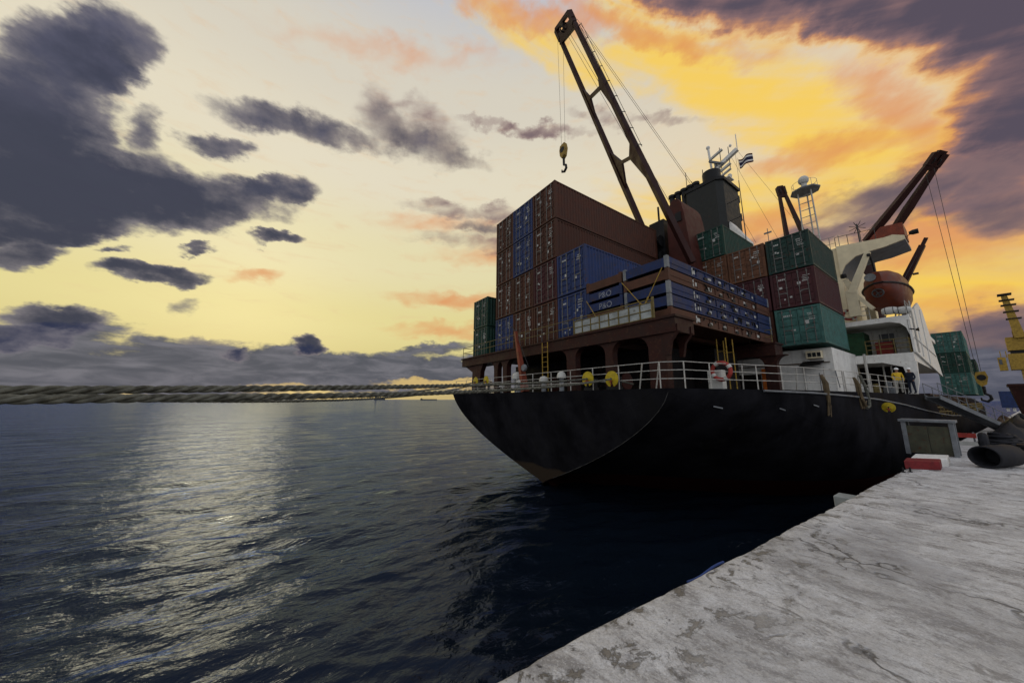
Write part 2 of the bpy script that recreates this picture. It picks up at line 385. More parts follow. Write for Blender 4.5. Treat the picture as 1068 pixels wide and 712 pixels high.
# ------------------------------------------------------------------ water
def make_sea():
    nr, na = 900, 860
    r = 2.2*np.exp(np.linspace(0, math.log(16000/2.2), nr))
    th = np.linspace(-R(125), R(125), na)
    RR, TH = np.meshgrid(r, th, indexing='ij')
    hx = math.sin(-HEAD); base = math.atan2(math.cos(HEAD), hx)
    Xc = RR*np.cos(base-TH); Yc = RR*np.sin(base-TH)
    sp = np.maximum(RR*(r[1]/r[0]-1), RR*(th[1]-th[0]))
    Z = np.zeros_like(Xc); DX = np.zeros_like(Xc); DY = np.zeros_like(Xc)
    main = base+math.pi+R(28)
    for i in range(64):
        lam = .32*(22/.32)**(i/63.0)*rng.uniform(.92, 1.08)
        k = 2*math.pi/lam; d = main+rng.normal(0, .5)
        amp = .0074*min(lam, 2.4)**.62*rng.uniform(.6, 1.3)*(1 if lam < 8 else .7)
        ph = rng.uniform(0, 2*math.pi)
        att = np.clip((lam/sp-3.0)/4.0, 0, 1)
        arg = k*(Xc*math.cos(d)+Yc*math.sin(d))+ph
        Z += att*amp*np.cos(arg)
        DX -= att*amp*.85*math.cos(d)*np.sin(arg); DY -= att*amp*.85*math.sin(d)*np.sin(arg)
    gust = .75+.35*np.sin(Xc*.05+1.3)*np.sin(Yc*.07+.4)
    Z *= gust
    co = np.stack([Xc+DX, Yc+DY, Z], -1).reshape(-1, 3).astype(np.float32)
    idx = np.arange(nr*na).reshape(nr, na)
    q = np.stack([idx[:-1, :-1], idx[:-1, 1:], idx[1:, 1:], idx[1:, :-1]], -1).reshape(-1, 4).astype(np.int32)
    me = bpy.data.meshes.new('water'); me.vertices.add(len(co)); me.vertices.foreach_set('co', co.ravel())
    me.loops.add(q.size); me.loops.foreach_set('vertex_index', q.ravel())
    me.polygons.add(len(q)); me.polygons.foreach_set('loop_start', np.arange(0, q.size, 4, dtype=np.int32))
    me.update(calc_edges=True); me.shade_smooth()
    mt = bpy.data.materials.new('sea_water'); mt.use_nodes = True; t = mt.node_tree; b = t.nodes['Principled BSDF']
    t.nodes.remove(b)
    gl = t.nodes.new('ShaderNodeBsdfGlossy'); gl.inputs['Color'].default_value = (.52, .64, 1.0, 1); gl.inputs['Roughness'].default_value = .06
    df = t.nodes.new('ShaderNodeBsdfDiffuse'); df.inputs['Color'].default_value = (.0030, .0058, .0105, 1)
    fr = t.nodes.new('ShaderNodeFresnel'); fr.inputs['IOR'].default_value = 1.33
    mxs = t.nodes.new('ShaderNodeMixShader'); fm = t.nodes.new('ShaderNodeMath'); fm.operation = 'MULTIPLY'; fm.inputs[1].default_value = 1.0; t.links.new(fr.outputs[0], fm.inputs[0])
    t.links.new(fm.outputs[0], mxs.inputs[0]); t.links.new(df.outputs[0], mxs.inputs[1]); t.links.new(gl.outputs[0], mxs.inputs[2])
    t.links.new(mxs.outputs[0], t.nodes['Material Output'].inputs[0])
    tcn = t.nodes.new('ShaderNodeTexCoord'); prev = None
    for sc, st, dist, ro in ((.25, .8, .40, 20), (1.2, .8, .12, 50), (4.5, .75, .034, 80), (13.0, .5, .010, 15)):
        mp = t.nodes.new('ShaderNodeMapping'); mp.inputs['Rotation'].default_value = (0, 0, -main+R(ro-45)); mp.inputs['Scale'].default_value = (1.5, .75, 1)
        t.links.new(tcn.outputs['Object'], mp.inputs[0])
        n = t.nodes.new('ShaderNodeTexNoise'); n.inputs['Scale'].default_value = sc; n.inputs['Detail'].default_value = 4; n.inputs['Distortion'].default_value = .5
        t.links.new(mp.outputs[0], n.inputs['Vector'])
        bp = t.nodes.new('ShaderNodeBump'); bp.inputs['Strength'].default_value = st; bp.inputs['Distance'].default_value = dist
        t.links.new(n.outputs[0], bp.inputs['Height'])
        if prev: t.links.new(prev.outputs[0], bp.inputs['Normal'])
        prev = bp
    for q in (gl, df, fr): t.links.new(prev.outputs[0], q.inputs['Normal'])
    me.materials.append(mt)
    o = bpy.data.objects.new('water', me); C.objects.link(o); o['kind'] = 'structure'
make_sea()

# ------------------------------------------------------------------ quay
QZ = EYE-2.2
def qx(y): return -2.69+.038*y
def concrete():
    mt = bpy.data.materials.new('quay_concrete'); mt.use_nodes = True; t = mt.node_tree; b = t.nodes['Principled BSDF']
    tcn = t.nodes.new('ShaderNodeTexCoord')
    def nz(sc, det, ro=.6, scl=(1, 1, 1), rot=0, di=0, loc=(0, 0, 0)):
        mp = t.nodes.new('ShaderNodeMapping'); mp.inputs['Scale'].default_value = scl; mp.inputs['Rotation'].default_value = (0, 0, rot); mp.inputs['Location'].default_value = loc
        t.links.new(tcn.outputs['Object'], mp.inputs[0])
        n = t.nodes.new('ShaderNodeTexNoise'); n.inputs['Scale'].default_value = sc; n.inputs['Detail'].default_value = det; n.inputs['Roughness'].default_value = ro; n.inputs['Distortion'].default_value = di
        t.links.new(mp.outputs[0], n.inputs[0]); return n.outputs[0]
    def mr(s_, lo, hi, a=0., c=1.):
        n = t.nodes.new('ShaderNodeMapRange'); n.interpolation_type = 'SMOOTHSTEP'; t.links.new(s_, n.inputs[0])
        for k, x in enumerate((lo, hi, a, c)): n.inputs[k+1].default_value = x
        return n.outputs[0]
    def mul(a, c):
        n = t.nodes.new('ShaderNodeMath'); n.operation = 'MULTIPLY'; t.links.new(a, n.inputs[0])
        if isinstance(c, float): n.inputs[1].default_value = c
        else: t.links.new(c, n.inputs[1])
        return n.outputs[0]
    def mx(f, a, c):
        n = t.nodes.new('ShaderNodeMix'); n.data_type = 'RGBA'; t.links.new(f, n.inputs[0])
        for k, x in ((6, a), (7, c)):
            if isinstance(x, tuple): n.inputs[k].default_value = (*x, 1)
            else: t.links.new(x, n.inputs[k])
        return n.outputs[2]
    rot = R(14)
    c = mx(mr(nz(.9, 9, .7), .36, .66), (.44, .435, .435), (.58, .575, .57))
    c = mx(mr(nz(2.4, 9, .75, (0.83, 1, 1), rot, .4), .48, .58, 0, .85), c, (.62, .625, .635))
    c = mx(mr(nz(1.6, 9, .75, (0.62, 1, 1), rot, .5, (5, 2, 0)), .50, .62, 0, .85), c, (.23, .22, .215))
    c = mx(mr(nz(4.5, 8, .75, (0.62, 1, 1), rot, .3, (2, 9, 0)), .51, .63, 0, .75), c, (.19, .18, .17))
    c = mx(mr(nz(14, 6, .8), .47, .64, 0, .4), c, (.26, .255, .26))
    c = mx(mr(nz(30, 5, .8, (1.00, 1, 1), rot, 0, (3, 1, 0)), .50, .62, 0, .55), c, (.70, .70, .70))
    c = mx(mr(nz(55, 4, .8, (1.00, 1, 1), rot, 0, (7, 2, 0)), .52, .64, 0, .6), c, (.20, .195, .19))
    c = mx(mr(nz(11, 6, .8, (0.71, 1, 1), rot, .4, (1, 6, 0)), .57, .66, 0, .7), c, (.22, .215, .21))
    c = mx(mr(nz(.45, 4, .6, loc=(11, 4, 0)), .55, .65, 0, .45), c, (.28, .28, .295))
    c = mx(mr(nz(.33, 6, .65, loc=(3, 3, 0), di=.6), .50, .62, 0, .38), c, (.24, .235, .235))
    c = mx(mr(nz(3.3, 8, .7, loc=(13, 3, 0), di=.4), .57, .66, 0, .7), c, (.20, .19, .18))
    ge = t.nodes.new('ShaderNodeSeparateXYZ'); t.links.new(tcn.outputs['Object'], ge.inputs[0])
    near = mr(ge.outputs[0], 1.7, .1)
    pt = mul(mr(nz(2.6, 9, .72, (1, .8, 1), 0, .3, (3, 8, 0)), .555, .60), near)
    c = mx(pt, c, (.19, .172, .145))
    c = mx(mr(nz(9, 5, .7), .66, .73, 0, .85), c, (.10, .095, .09))
    vo = t.nodes.new('ShaderNodeTexVoronoi'); vo.feature = 'DISTANCE_TO_EDGE'; vo.inputs['Scale'].default_value = .55
    wv = t.nodes.new('ShaderNodeVectorMath'); wv.operation = 'ADD'
    nn = t.nodes.new('ShaderNodeTexNoise'); nn.inputs['Scale'].default_value = 1.7; nn.inputs['Detail'].default_value = 6
    t.links.new(tcn.outputs['Object'], nn.inputs[0]); t.links.new(tcn.outputs['Object'], wv.inputs[0]); t.links.new(nn.outputs[1], wv.inputs[1]); t.links.new(wv.outputs[0], vo.inputs[0])
    crack = mul(mr(vo.outputs[0], .018, .002), mr(nz(.8, 3), .45, .6))
    c = mx(mul(crack, .75), c, (.07, .065, .06))
    pits = mul(mr(nz(7, 5, .65, loc=(4, 4, 0)), .63, .68), mr(nz(1.1, 3, loc=(8, 1, 0)), .48, .60))
    c = mx(mul(pits, .9), c, (.05, .047, .045))
    t.links.new(c, b.inputs['Base Color']); b.inputs['Roughness'].default_value = .82; b.inputs['Specular IOR Level'].default_value = .3
    ad = t.nodes.new('ShaderNodeMath'); ad.operation = 'SUBTRACT'; t.links.new(nz(5, 9, .7), ad.inputs[0]); t.links.new(mul(pt, .35), ad.inputs[1])
    a2 = t.nodes.new('ShaderNodeMath'); a2.operation = 'SUBTRACT'; t.links.new(ad.outputs[0], a2.inputs[0]); t.links.new(mul(crack, .6), a2.inputs[1])
    bp = t.nodes.new('ShaderNodeBump'); bp.inputs['Strength'].default_value = .9; bp.inputs['Distance'].default_value = .05
    t.links.new(a2.outputs[0], bp.inputs['Height']); t.links.new(bp.outputs[0], b.inputs['Normal'])
    return mt
def make_quay():
    ys = np.concatenate([np.linspace(-30, -.6, 30, endpoint=False), np.linspace(-.6, 24, 420), np.linspace(24.5, 260, 60)])
    chips = np.zeros_like(ys)
    for k in range(5):
        chips += .012/(k+1)*np.sin(ys*(1.3*1.9**k)+rng.uniform(0, 6))
    chips += np.where(rng.random(len(ys)) > .93, rng.uniform(.01, .05, len(ys)), 0)
    chips = np.convolve(chips, [.25, .5, .25], 'same')
    offs = [(-.0, -8.0), (0, -.35), (0, -.06), (.012, -.02), (.05, 0), (.35, .004), (1.2, 0), (3, 0), (80, 0)]
    mb = MB(); rows = []
    for i, y in enumerate(ys):
        for j, (dx, dz) in enumerate(offs):
            e = chips[i] if 2 <= j <= 4 else (chips[i]*.5 if j in (1, 5) else 0)
            dzz = -abs(chips[i])*.35 if 2 <= j <= 4 else 0
            mb.v.append((qx(y)+dx+e, y, QZ+dz+dzz))
    n = len(offs)
    mb.f = [(i*n+j, i*n+j+1, (i+1)*n+j+1, (i+1)*n+j) for i in range(len(ys)-1) for j in range(n-1)]
    o = mb.build('quay', concrete(), None, off=(-2.6, 0, QZ), angle=50); o.location = (-2.6, 0, QZ); o['kind'] = 'structure'
make_quay()

# ------------------------------------------------------------------ the ship
SX = -16.7                                     # centreline
ship = thing('cargo_ship', (SX, 12.4, 0), 'black hulled cargo ship with white superstructure moored stern-to at the quay', 'ship')
def lerp_tab(y, tab):
    ys_, vs_ = zip(*tab); return float(np.interp(y, ys_, vs_))
HALF = [(12.3, 9.55), (16, 10.75), (20, 11.9), (26, 12.7), (34, 13.3), (42, 13.9), (55, 14.7), (70, 15.2), (120, 15.2), (140, 11), (152, .6)]
TOP = [(12.3, .45), (42.0, .45), (43.5, -1.25), (60, -1.4), (120, -1.4), (126, .5), (152, 1.4)]
def hullw(y, z, sgn=1):
    """half breadth at station y and height z (eye-relative)."""
    f = min(1, max(0, (y-12.3)/26.0)); f = f*f*(3-2*f)
    D = 5.4+f*9.0; n = (1.85 if sgn < 0 else 1.5)+f*3.0; a = 1.0
    t = max(0, (.45-z)/D)
    return lerp_tab(y, HALF)*max(0.0, 1-a*min(1, t)**n)
def hull_mesh():
    ys = list(np.linspace(12.3, 16, 7))+list(np.linspace(17, 42, 22))+list(np.linspace(43.5, 152, 26))
    K = 26; mb = MB(); rows = []
    for iy, y in enumerate(ys):
        top = lerp_tab(y, TOP); bot = -5.25 if y < 13 else -6.4
        row = []
        zs = [top+(bot-top)*(1-math.cos(k/K*math.pi/2)) if False else top+(bot-top)*k/K for k in range(K+1)]
        for sgn in (-1, 1):
            for z in (zs if sgn < 0 else zs[::-1]):
                rake = (.45-z)/5.4*1.7*max(0, 1-(y-12.3)/6.0)
                row.append((SX+sgn*hullw(y, z, sgn), y+rake, z+EYE))
        rows.append(row)
    n = len(rows[0])
    for r_ in rows: mb.v += r_
    mb.f = [(i*n+j, i*n+j+1, (i+1)*n+j+1, (i+1)*n+j) for i in range(len(ys)-1) for j in range(n-1)]
    # transom plate: join port and starboard edge level by level
    for k in range(K):
        mb.f.append((k, n-1-k, n-2-k, k+1))
    # deck
    for i in range(len(ys)-1):
        a, b = i*n, (i+1)*n
        mb.f.append((a, b, b+n-1, a+n-1))
    return mb
def hull_material():
    mt = mat('hull_black', (.0125, .0125, .0150), .6, var=.5, scale=.5, streak=1.0, rust=.0, spec=.07)
    t = mt.node_tree; b = t.nodes['Principled BSDF']; b.inputs['IOR'].default_value = 1.10
    src = b.inputs['Base Color'].links[0].from_socket
    g = t.nodes.new('ShaderNodeNewGeometry'); s_ = t.nodes.new('ShaderNodeSeparateXYZ'); t.links.new(g.outputs['Position'], s_.inputs[0])
    def mr(x, lo, hi):
        n = t.nodes.new('ShaderNodeMapRange'); t.links.new(x, n.inputs[0]); n.inputs[1].default_value = lo; n.inputs[2].default_value = hi; return n.outputs[0]
    def mx(f, a, c):
        n = t.nodes.new('ShaderNodeMix'); n.data_type = 'RGBA'; t.links.new(f, n.inputs[0])
        for k, x in ((6, a), (7, c)):
            if isinstance(x, tuple): n.inputs[k].default_value = (*x, 1)
            else: t.links.new(x, n.inputs[k])
        return n.outputs[2]
    def mul(a, c):
        n = t.nodes.new('ShaderNodeMath'); n.operation = 'MULTIPLY'; t.links.new(a, n.inputs[0]); t.links.new(c, n.inputs[1]); return n.outputs[0]
    c = mx(mr(s_.outputs[2], 1.02, .98), src, (.030, .009, .008))
    # worn brown patch low on the transom
    nz = t.nodes.new('ShaderNodeTexNoise'); nz.inputs['Scale'].default_value = .9; nz.inputs['Detail'].default_value = 6; t.links.new(g.outputs['Position'], nz.inputs[0])
    ad = t.nodes.new('ShaderNodeMath'); ad.operation = 'MULTIPLY_ADD'; t.links.new(nz.outputs[0], ad.inputs[0]); ad.inputs[1].default_value = .5; t.links.new(s_.outputs[2], ad.inputs[2])
    f = mul(mr(ad.outputs[0], 1.55, 1.40), mr(s_.outputs[1], 14.35, 14.2))
    c = mx(f, c, (.040, .030, .022))
    t.links.new(c, b.inputs['Base Color'])
    # plate seams
    br = t.nodes.new('ShaderNodeTexBrick'); br.inputs['Scale'].default_value = .18; br.inputs['Mortar Size'].default_value = .006; br.inputs['Mortar Smooth'].default_value = .6
    mp = t.nodes.new('ShaderNodeMapping'); mp.inputs['Rotation'].default_value = (R(90), 0, R(25)); t.links.new(g.outputs['Position'], mp.inputs[0]); t.links.new(mp.outputs[0], br.inputs[0])
    n5 = t.nodes.new('ShaderNodeTexNoise'); n5.inputs['Scale'].default_value = .55; n5.inputs['Detail'].default_value = 2; t.links.new(g.outputs['Position'], n5.inputs[0])
    bp0 = t.nodes.new('ShaderNodeBump'); bp0.inputs['Strength'].default_value = .35; bp0.inputs['Distance'].default_value = .12; t.links.new(n5.outputs[0], bp0.inputs['Height'])
    bp = t.nodes.new('ShaderNodeBump'); bp.inputs['Strength'].default_value = .3; bp.inputs['Distance'].default_value = .02
    t.links.new(br.outputs[1], bp.inputs['Height']); t.links.new(bp0.outputs[0], bp.inputs['Normal']); t.links.new(bp.outputs[0], b.inputs['Normal'])
    return mt
hull = hull_mesh().build('hull', hull_material(), ship, angle=40)
def hp(y, z, out_=0.03):                       # a point just outside the starboard shell
    return (SX+hullw(y, z)+out_, y, z+EYE)
# rub rail
mb = MB(); mb.tube([hp(y, z, .05) for y, z in ((17, .40), (20, .34), (24, .22), (28, .06), (33, -.25), (38, -.65), (43, -1.0), (48, -1.25), (60, -1.5))], .045, 6)
mb.build('rubbing_strake', MT['grey'], hull)
# corner weld seam of the transom, with a few bright scuffs
mb = MB()
pts = []
for k in range(14):
    z = .3-k*.37; pts.append((SX+hullw(12.3, z)+.012, 12.3+(.45-z)/5.4*1.7-.012, z+EYE))
mb.tube(pts, .012, 5); mb.build('weld_seam', MT['seam'], hull)
# draught marks / small white hull marks
mb = MB()
for y, z, l in ((14.8, -.25, .5), (18.2, -.35, .35), (20.2, -.2, .45)):
    mb = MB(); a = hp(y, z, .02); b_ = hp(y+l, z-.08, .02); mb.bar(a, b_, .02, .05); mb.build('hull_mark', MT['grey'], hull)
# deck sheet
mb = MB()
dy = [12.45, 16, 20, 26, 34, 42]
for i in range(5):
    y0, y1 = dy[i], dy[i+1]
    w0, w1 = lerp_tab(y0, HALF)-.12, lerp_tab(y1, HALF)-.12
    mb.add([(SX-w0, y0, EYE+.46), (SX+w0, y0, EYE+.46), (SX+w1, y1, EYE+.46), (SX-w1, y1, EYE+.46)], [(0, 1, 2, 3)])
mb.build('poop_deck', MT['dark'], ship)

# ---- stern portal frame carrying the containers
def portal(y0, y1, x0, x1, ztop, zbeam, zfoot, posts, name='portal_frame', taper=None):
    """brown cross beam on posts with rounded haunches."""
    mb = MB(); zt, zb, zf = ztop+EYE, zbeam+EYE, zfoot+EYE
    # front web as one arched sheet, extruded: build between consecutive posts
    r_ = .55
    mb.box((x0, y0, zb+.02), (x1, y1, zt))
    mb.box((x0-.08, y0-.08, zt-.10), (x1+.08, y1+.08, zt+.003))
    fr = mb.build(name, MT['platform'], ship)
    for (a, b_) in posts:
        pm = MB(); yi0, yi1 = y0+.12, y0+.52
        poly = [(a, zf), (b_, zf), (b_, zb-r_)]
        for k in range(1, 6):
            t = k/5*math.pi/2; poly.append((b_+r_*(1-math.cos(t)), zb-r_+r_*math.sin(t)))
        poly += [(b_+r_, zb+.05), (a-r_, zb+.05)]
        for k in range(5, 0, -1):
            t = k/5*math.pi/2; poly.append((a-r_*(1-math.cos(t)), zb-r_+r_*math.sin(t)))
        poly.append((a, zb-r_))
        pm.prism(poly, yi0, yi1, 'y'); pm.build('pillar', MT['platform'], fr)
    return fr
pf = portal(13.55, 15.1, -27.2, -7.35, 3.6, 2.85, .46, [(-21.95, -21.45), (-20.75, -20.2), (-14.0, -13.3), (-11.2, -10.75), (-8.75, -7.9)])
# raking end leg at the port side
mb = MB(); mb.prism([(-25.6, EYE+.46), (-24.3, EYE+.46), (-24.1, EYE+2.3), (-23.7, EYE+2.88), (-26.8, EYE+2.88), (-25.5, EYE+2.3)], 13.7, 14.1, 'y'); mb.build('pillar', MT['platform'], pf)
# corner brackets under the starboard corner
mb = MB()
for yy in (13.62, 14.75):
    mb = MB(); mb.prism([(-7.9, EYE+1.9), (-7.75, EYE+1.9), (-7.62, EYE+2.5), (-7.3, EYE+2.9), (-7.3, EYE+3.2), (-8.0, EYE+3.2)], yy, yy+.18, 'y'); mb.build('bracket', MT['platform'], pf)
# rails along the stern edge of the frame
mb = MB()
for z in (4.1, 4.55): mb.tube([V(-27.1, 13.6, z), V(-13.3, 13.6, z)], .025, 5)
for x in np.arange(-27.1, -13.2, 2.3): mb.tube([V(x, 13.6, 3.6), V(x, 13.6, 4.55)], .025, 5)
for z in (4.1, 4.55): mb.tube([V(-27.1, 13.6, z), V(-27.1, 15.0, z)], .025, 5)
mb.tube([V(-13.3, 13.6, 4.55), V(-8.3, 13.55, 4.5)], .03, 5); mb.tube([V(-8.3, 13.55, 3.6), V(-8.3, 13.55, 4.6)], .07, 6)
mb.build('railing', MT['raily'], pf)
# grey screen panels with yellow end post
mb = MB(); 
for k in range(8):
    x0 = -13.1+k*.6; mb.box((x0, 13.50, EYE+3.64), (x0+.55, 13.56, EYE+4.32))
mb.build('screen_panel', MT['panel'], pf)
mb = MB()
for k in range(9): mb.box((-13.15+k*.6, 13.46, EYE+3.62), (-13.10+k*.6, 13.60, EYE+4.38))
for z in (3.62, 3.97, 4.34): mb.box((-13.15, 13.47, EYE+z), (-8.3, 13.50, EYE+z+.04))
mb.build('screen_frame', MT['raily'], pf)
# ladder at the middle of the frame
def ladder(p0, p1, w, mtn, parent, name='ladder', side=(1, 0, 0)):
    mb = MB(); p0, p1, s_ = Vector(p0), Vector(p1), Vector(side)*w/2
    mb.tube([p0-s_, p1-s_], .03, 5); mb.tube([p0+s_, p1+s_], .03, 5)
    n = max(2, int((p1-p0).length/.3))
    for k in range(1, n): p = p0.lerp(p1, k/n); mb.tube([p-s_, p+s_], .016, 4)
    return mb.build(name, MT[mtn], parent)
ladder(V(-15.6, 13.4, .46), V(-15.6, 13.4, 3.5), .5, 'ladder', pf)
# forward frame
pf2 = portal(25.3, 26.6, -24, -7.5, 3.6, 2.75, .46, [(-22.5, -21.9), (-13.6, -13.0), (-8.2, -7.55)])
mb = MB()
for z in (3.95, 4.4): mb.tube([V(-12.5, 25.3, z), V(-7.5, 25.3, z)], .025, 5)
for x in (-12.4, -11.2, -10, -8.8, -7.6): mb.tube([V(x, 25.3, 3.6), V(x, 25.3, 4.4)], .03, 5)
mb.build('railing', MT['raily'], pf2)
# hatch deck between the frames and a casing added below, near-black to paint in interior shade
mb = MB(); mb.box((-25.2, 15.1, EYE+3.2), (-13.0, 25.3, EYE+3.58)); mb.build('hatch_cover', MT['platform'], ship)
mb = MB(); mb.box((-26.5, 19.0, EYE+.46), (-11.0, 25.2, EYE+3.15)); mb.build('shade_casing', MT['dark'], ship)
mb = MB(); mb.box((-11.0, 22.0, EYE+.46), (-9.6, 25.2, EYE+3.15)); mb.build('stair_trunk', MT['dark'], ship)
for (x, y, zt) in ((-7.9, 19.5, 3.3), (-7.9, 20.3, 3.3)):
    mb = MB(); mb.tube([V(x, y, .46), V(x, y, zt)], .03, 6); mb.tube([V(x-.5, y+.1, 1.9), V(x-.5, y+.1, zt)], .03, 6); mb.tube([V(x, y, 2.6), V(x-.5, y+.1, 2.6)], .025, 5); mb.build('yellow_pipe', MT['ladder'], ship)

# ---- deck railing
def rail(path, name, mtl, parent, h=1.05, levels=(.38, .72, 1.05), step=1.5, r=.03, posts_r=.032):
    mb = MB(); P = [Vector(p) for p in path]
    for L in levels: mb.tube([p+zz*L for p in P], r, 5)
    acc = 0; 
    for i in range(len(P)-1):
        seg = (P[i+1]-P[i]).length; n = max(1, round(seg/step))
        for k in range(n): p = P[i].lerp(P[i+1], k/n); mb.tube([p, p+zz*h], posts_r, 5)
    mb.tube([P[-1], P[-1]+zz*h], posts_r, 5)
    return mb.build(name, mtl, parent)
def de(y, inset=.15, z=.46): return (SX+lerp_tab(y, HALF)-inset, y, z+EYE)
rail([(-26.0, 12.45, EYE+.46), (-20.5, 12.45, EYE+.46), (-14, 12.45, EYE+.46), (-9.5, 12.45, EYE+.46), (-7.6, 12.55, EYE+.46), (-6.9, 13.1, EYE+.46), de(14.5), de(17), de(20), de(24)], 'deck_railing', MT['railw'], ship, step=1.75, r=.017, posts_r=.026)
rail([de(24.2), de(28), de(31), de(35), de(38.5)], 'deck_railing', MT['railw'], ship, step=1.9, r=.017, posts_r=.025)
# stays on some posts
mb = MB()
for (x, y) in ((-8.3, 12.45), (-7.6, 12.55)):
    mb = MB(); mb.tube([(x, y, EYE+1.5), (x-.35, y+.25, EYE+.46)], .03, 5); mb.build('railing_stay', MT['railw'], ship)
for y in (16.2, 19.5): mb = MB(); p = Vector(de(y)); mb.tube([p+zz*1.0, p+Vector((-.2, .45, 0))], .03, 5); mb.build('railing_stay', MT['railw'], ship)
# chocks (roller fairleads) at the transom
for x in (-22.6, -21.3, -11.3, -9.9):
    mb = MB(); mb.box((x-.35, 12.5, EYE+.46), (x+.35, 12.8, EYE+.58))
    for dx in (-.28, .28): mb.lathe([(.09, .12), (.09, .5), (.11, .5), (.11, .56)], (x+dx, 12.65, EYE+.46), 10)
    mb.build('fairlead', MT['black'], ship)
# mooring winch drums on the poop
for x in (-12.6, -18.8):
    mb = MB(); mb.lathe([(.5, -.6), (.5, -.52), (.28, -.5), (.28, .5), (.5, .52), (.5, .6)], (x, 16.5, EYE+1.05), 14, 'x'); mb.box((x-.8, 16.1, EYE+.46), (x+.8, 16.9, EYE+.6)); mb.build('mooring_winch', MT['crhouse'], ship)
# mushroom ventilators
for (x, y, h, rr) in ((-18.4, 13.3, 1.25, .33), (-17.6, 12.95, .75, .26), (-15.4, 13.1, .85, .27), (-13.75, 13.0, 1.0, .25), (-20.1, 13.2, .6, .2)):
    mb = MB(); mb.lathe([(rr*.55, 0), (rr*.55, h*.8)], (x, y, EYE+.46), 12)
    v = mb.build('ventilator', MT['grey'], ship)
    mb = MB(); mb.lathe([(rr, h*.72), (rr*1.05, h*.85), (rr*.8, h*1.02), (rr*.3, h*1.1)], (x, y, EYE+.46), 12); mb.build('vent_cap', MT['boatwhite'], v)
# red stores davit at the stern
dv = MB(); dv.bar(V(-17.1, 13.0, .5), V(-18.3, 13.1, 4.6), .42, .34, w1=.16, h1=.16); dv = dv.build('stores_davit', MT['cranered'], ship)
mb = MB(); mb.tube([V(-18.3, 13.1, 4.6), V(-18.5, 12.9, 5.0)], .03, 5); mb.tube([V(-18.3, 13.1, 4.6), V(-17.0, 13.2, 2.1)], .012, 4); mb.build('davit_wire', MT['steel'], dv)
mb = MB(); mb.lathe([(.2, -.1), (.24, 0), (.2, .1)], V(-17.0, 12.85, 2.0), 12, 'y'); mb.build('winch_drum', MT['grey'], dv)

# ---- white winch house under the forward stack
wh = MB(); wh.box((-14.5, 29.6, EYE+.46), (-5.75, 36.2, EYE+3.45)); wh = wh.build('deck_house', MT['white'], ship)
mb = MB(); mb.box((-11.2, 29.3, EYE+.46), (-9.85, 29.59, EYE+1.9)); mb.build('recess_shade', MT['dark'], wh)  # near-black box on the wall, painting in the shade of a recess
mb = MB(); mb.box((-9.75, 29.5, EYE+.5), (-9.15, 29.57, EYE+2.3)); d_ = mb.build('door', MT['odoor'], wh)
mb = MB(); mb.lathe([(.05, 0), (.05, .06)], (-9.25, 29.44, EYE+1.4), 8, 'y'); mb.build('handle', MT['steel'], d_)
mb = MB(); mb.box((-6.95, 29.0, EYE+2.75), (-6.2, 29.58, EYE+3.25)); lb = mb.build('floodlight_box', MT['cream'], wh)
mb = MB()
for k in range(3): mb.box((-6.85+k*.24, 28.96, EYE+2.85), (-6.67+k*.24, 28.995, EYE+3.12))
mb.build('lamp_lens', MT['glass'], lb)
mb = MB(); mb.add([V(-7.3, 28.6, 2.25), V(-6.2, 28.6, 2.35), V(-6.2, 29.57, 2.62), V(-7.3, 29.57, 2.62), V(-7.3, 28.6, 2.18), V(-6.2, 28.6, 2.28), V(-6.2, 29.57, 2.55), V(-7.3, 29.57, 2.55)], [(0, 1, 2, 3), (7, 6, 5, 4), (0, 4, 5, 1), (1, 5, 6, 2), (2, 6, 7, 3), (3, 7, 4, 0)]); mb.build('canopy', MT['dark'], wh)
mb = MB(); mb.tube([V(-7.25, 29.3, .46), V(-7.25, 29.3, 2.4)], .05, 6); mb.tube([V(-6.0, 29.4, 2.0), V(-5.7, 29.4, 1.9), V(-5.6, 29.4, .8)], .03, 5); mb.tube([V(-6.5, 29.4, 1.8), V(-6.5, 29.4, .5)], .025, 5); mb.build('pipe', MT['grey'], wh)
mb = MB(); mb.bar(V(-14.4, 29.5, 2.45), V(-5.9, 29.5, 2.5), .06, .06); mb.build('cable_tray', MT['rusty'], wh)

# ---- superstructure
sup = MB(); sup.box((-29.0, 40.2, EYE+.46), (-6.35, 55, EYE+13.55)); sup = sup.build('superstructure', MT['cream'], ship)
# boat deck structure (starboard), aft end open
bd = MB()
bd.box((-7.2, 36.0, EYE+5.62), (-2.75, 54, EYE+5.98))           # boat deck slab
bd.box((-7.2, 36.0, EYE+2.72), (-2.85, 54, EYE+3.32))           # lower slab
bd.box((-7.2, 39.2, EYE+3.32), (-3.2, 40.0, EYE+5.62))          # back wall upper recess
bd = bd.build('boat_deck', MT['white'], ship)
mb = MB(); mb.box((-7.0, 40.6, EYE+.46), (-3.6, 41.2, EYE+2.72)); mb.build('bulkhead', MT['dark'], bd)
mb = MB(); mb.box((-6.9, 36.8, EYE+3.33), (-5.2, 38.9, EYE+5.2)); mb.build('stores_locker', MT['green2'], bd)
mb = MB(); mb.prism([(36.05, EYE+3.33), (54.0, EYE+2.35), (46.5, EYE+7.9), (44.0, EYE+8.2), (36.05, EYE+5.98)], -2.84, -2.72, 'x')
sp = mb.build('side_screen', MT['white'], bd)
# rounded corner web in the upper recess
mb = MB(); mb.prism([(-3.7, EYE+5.62), (-3.2, EYE+5.45), (-2.95, EYE+5.1), (-2.86, EYE+4.6), (-2.86, EYE+5.62)], 36.0, 36.2, 'y'); mb.build('corner_web', MT['white'], bd)
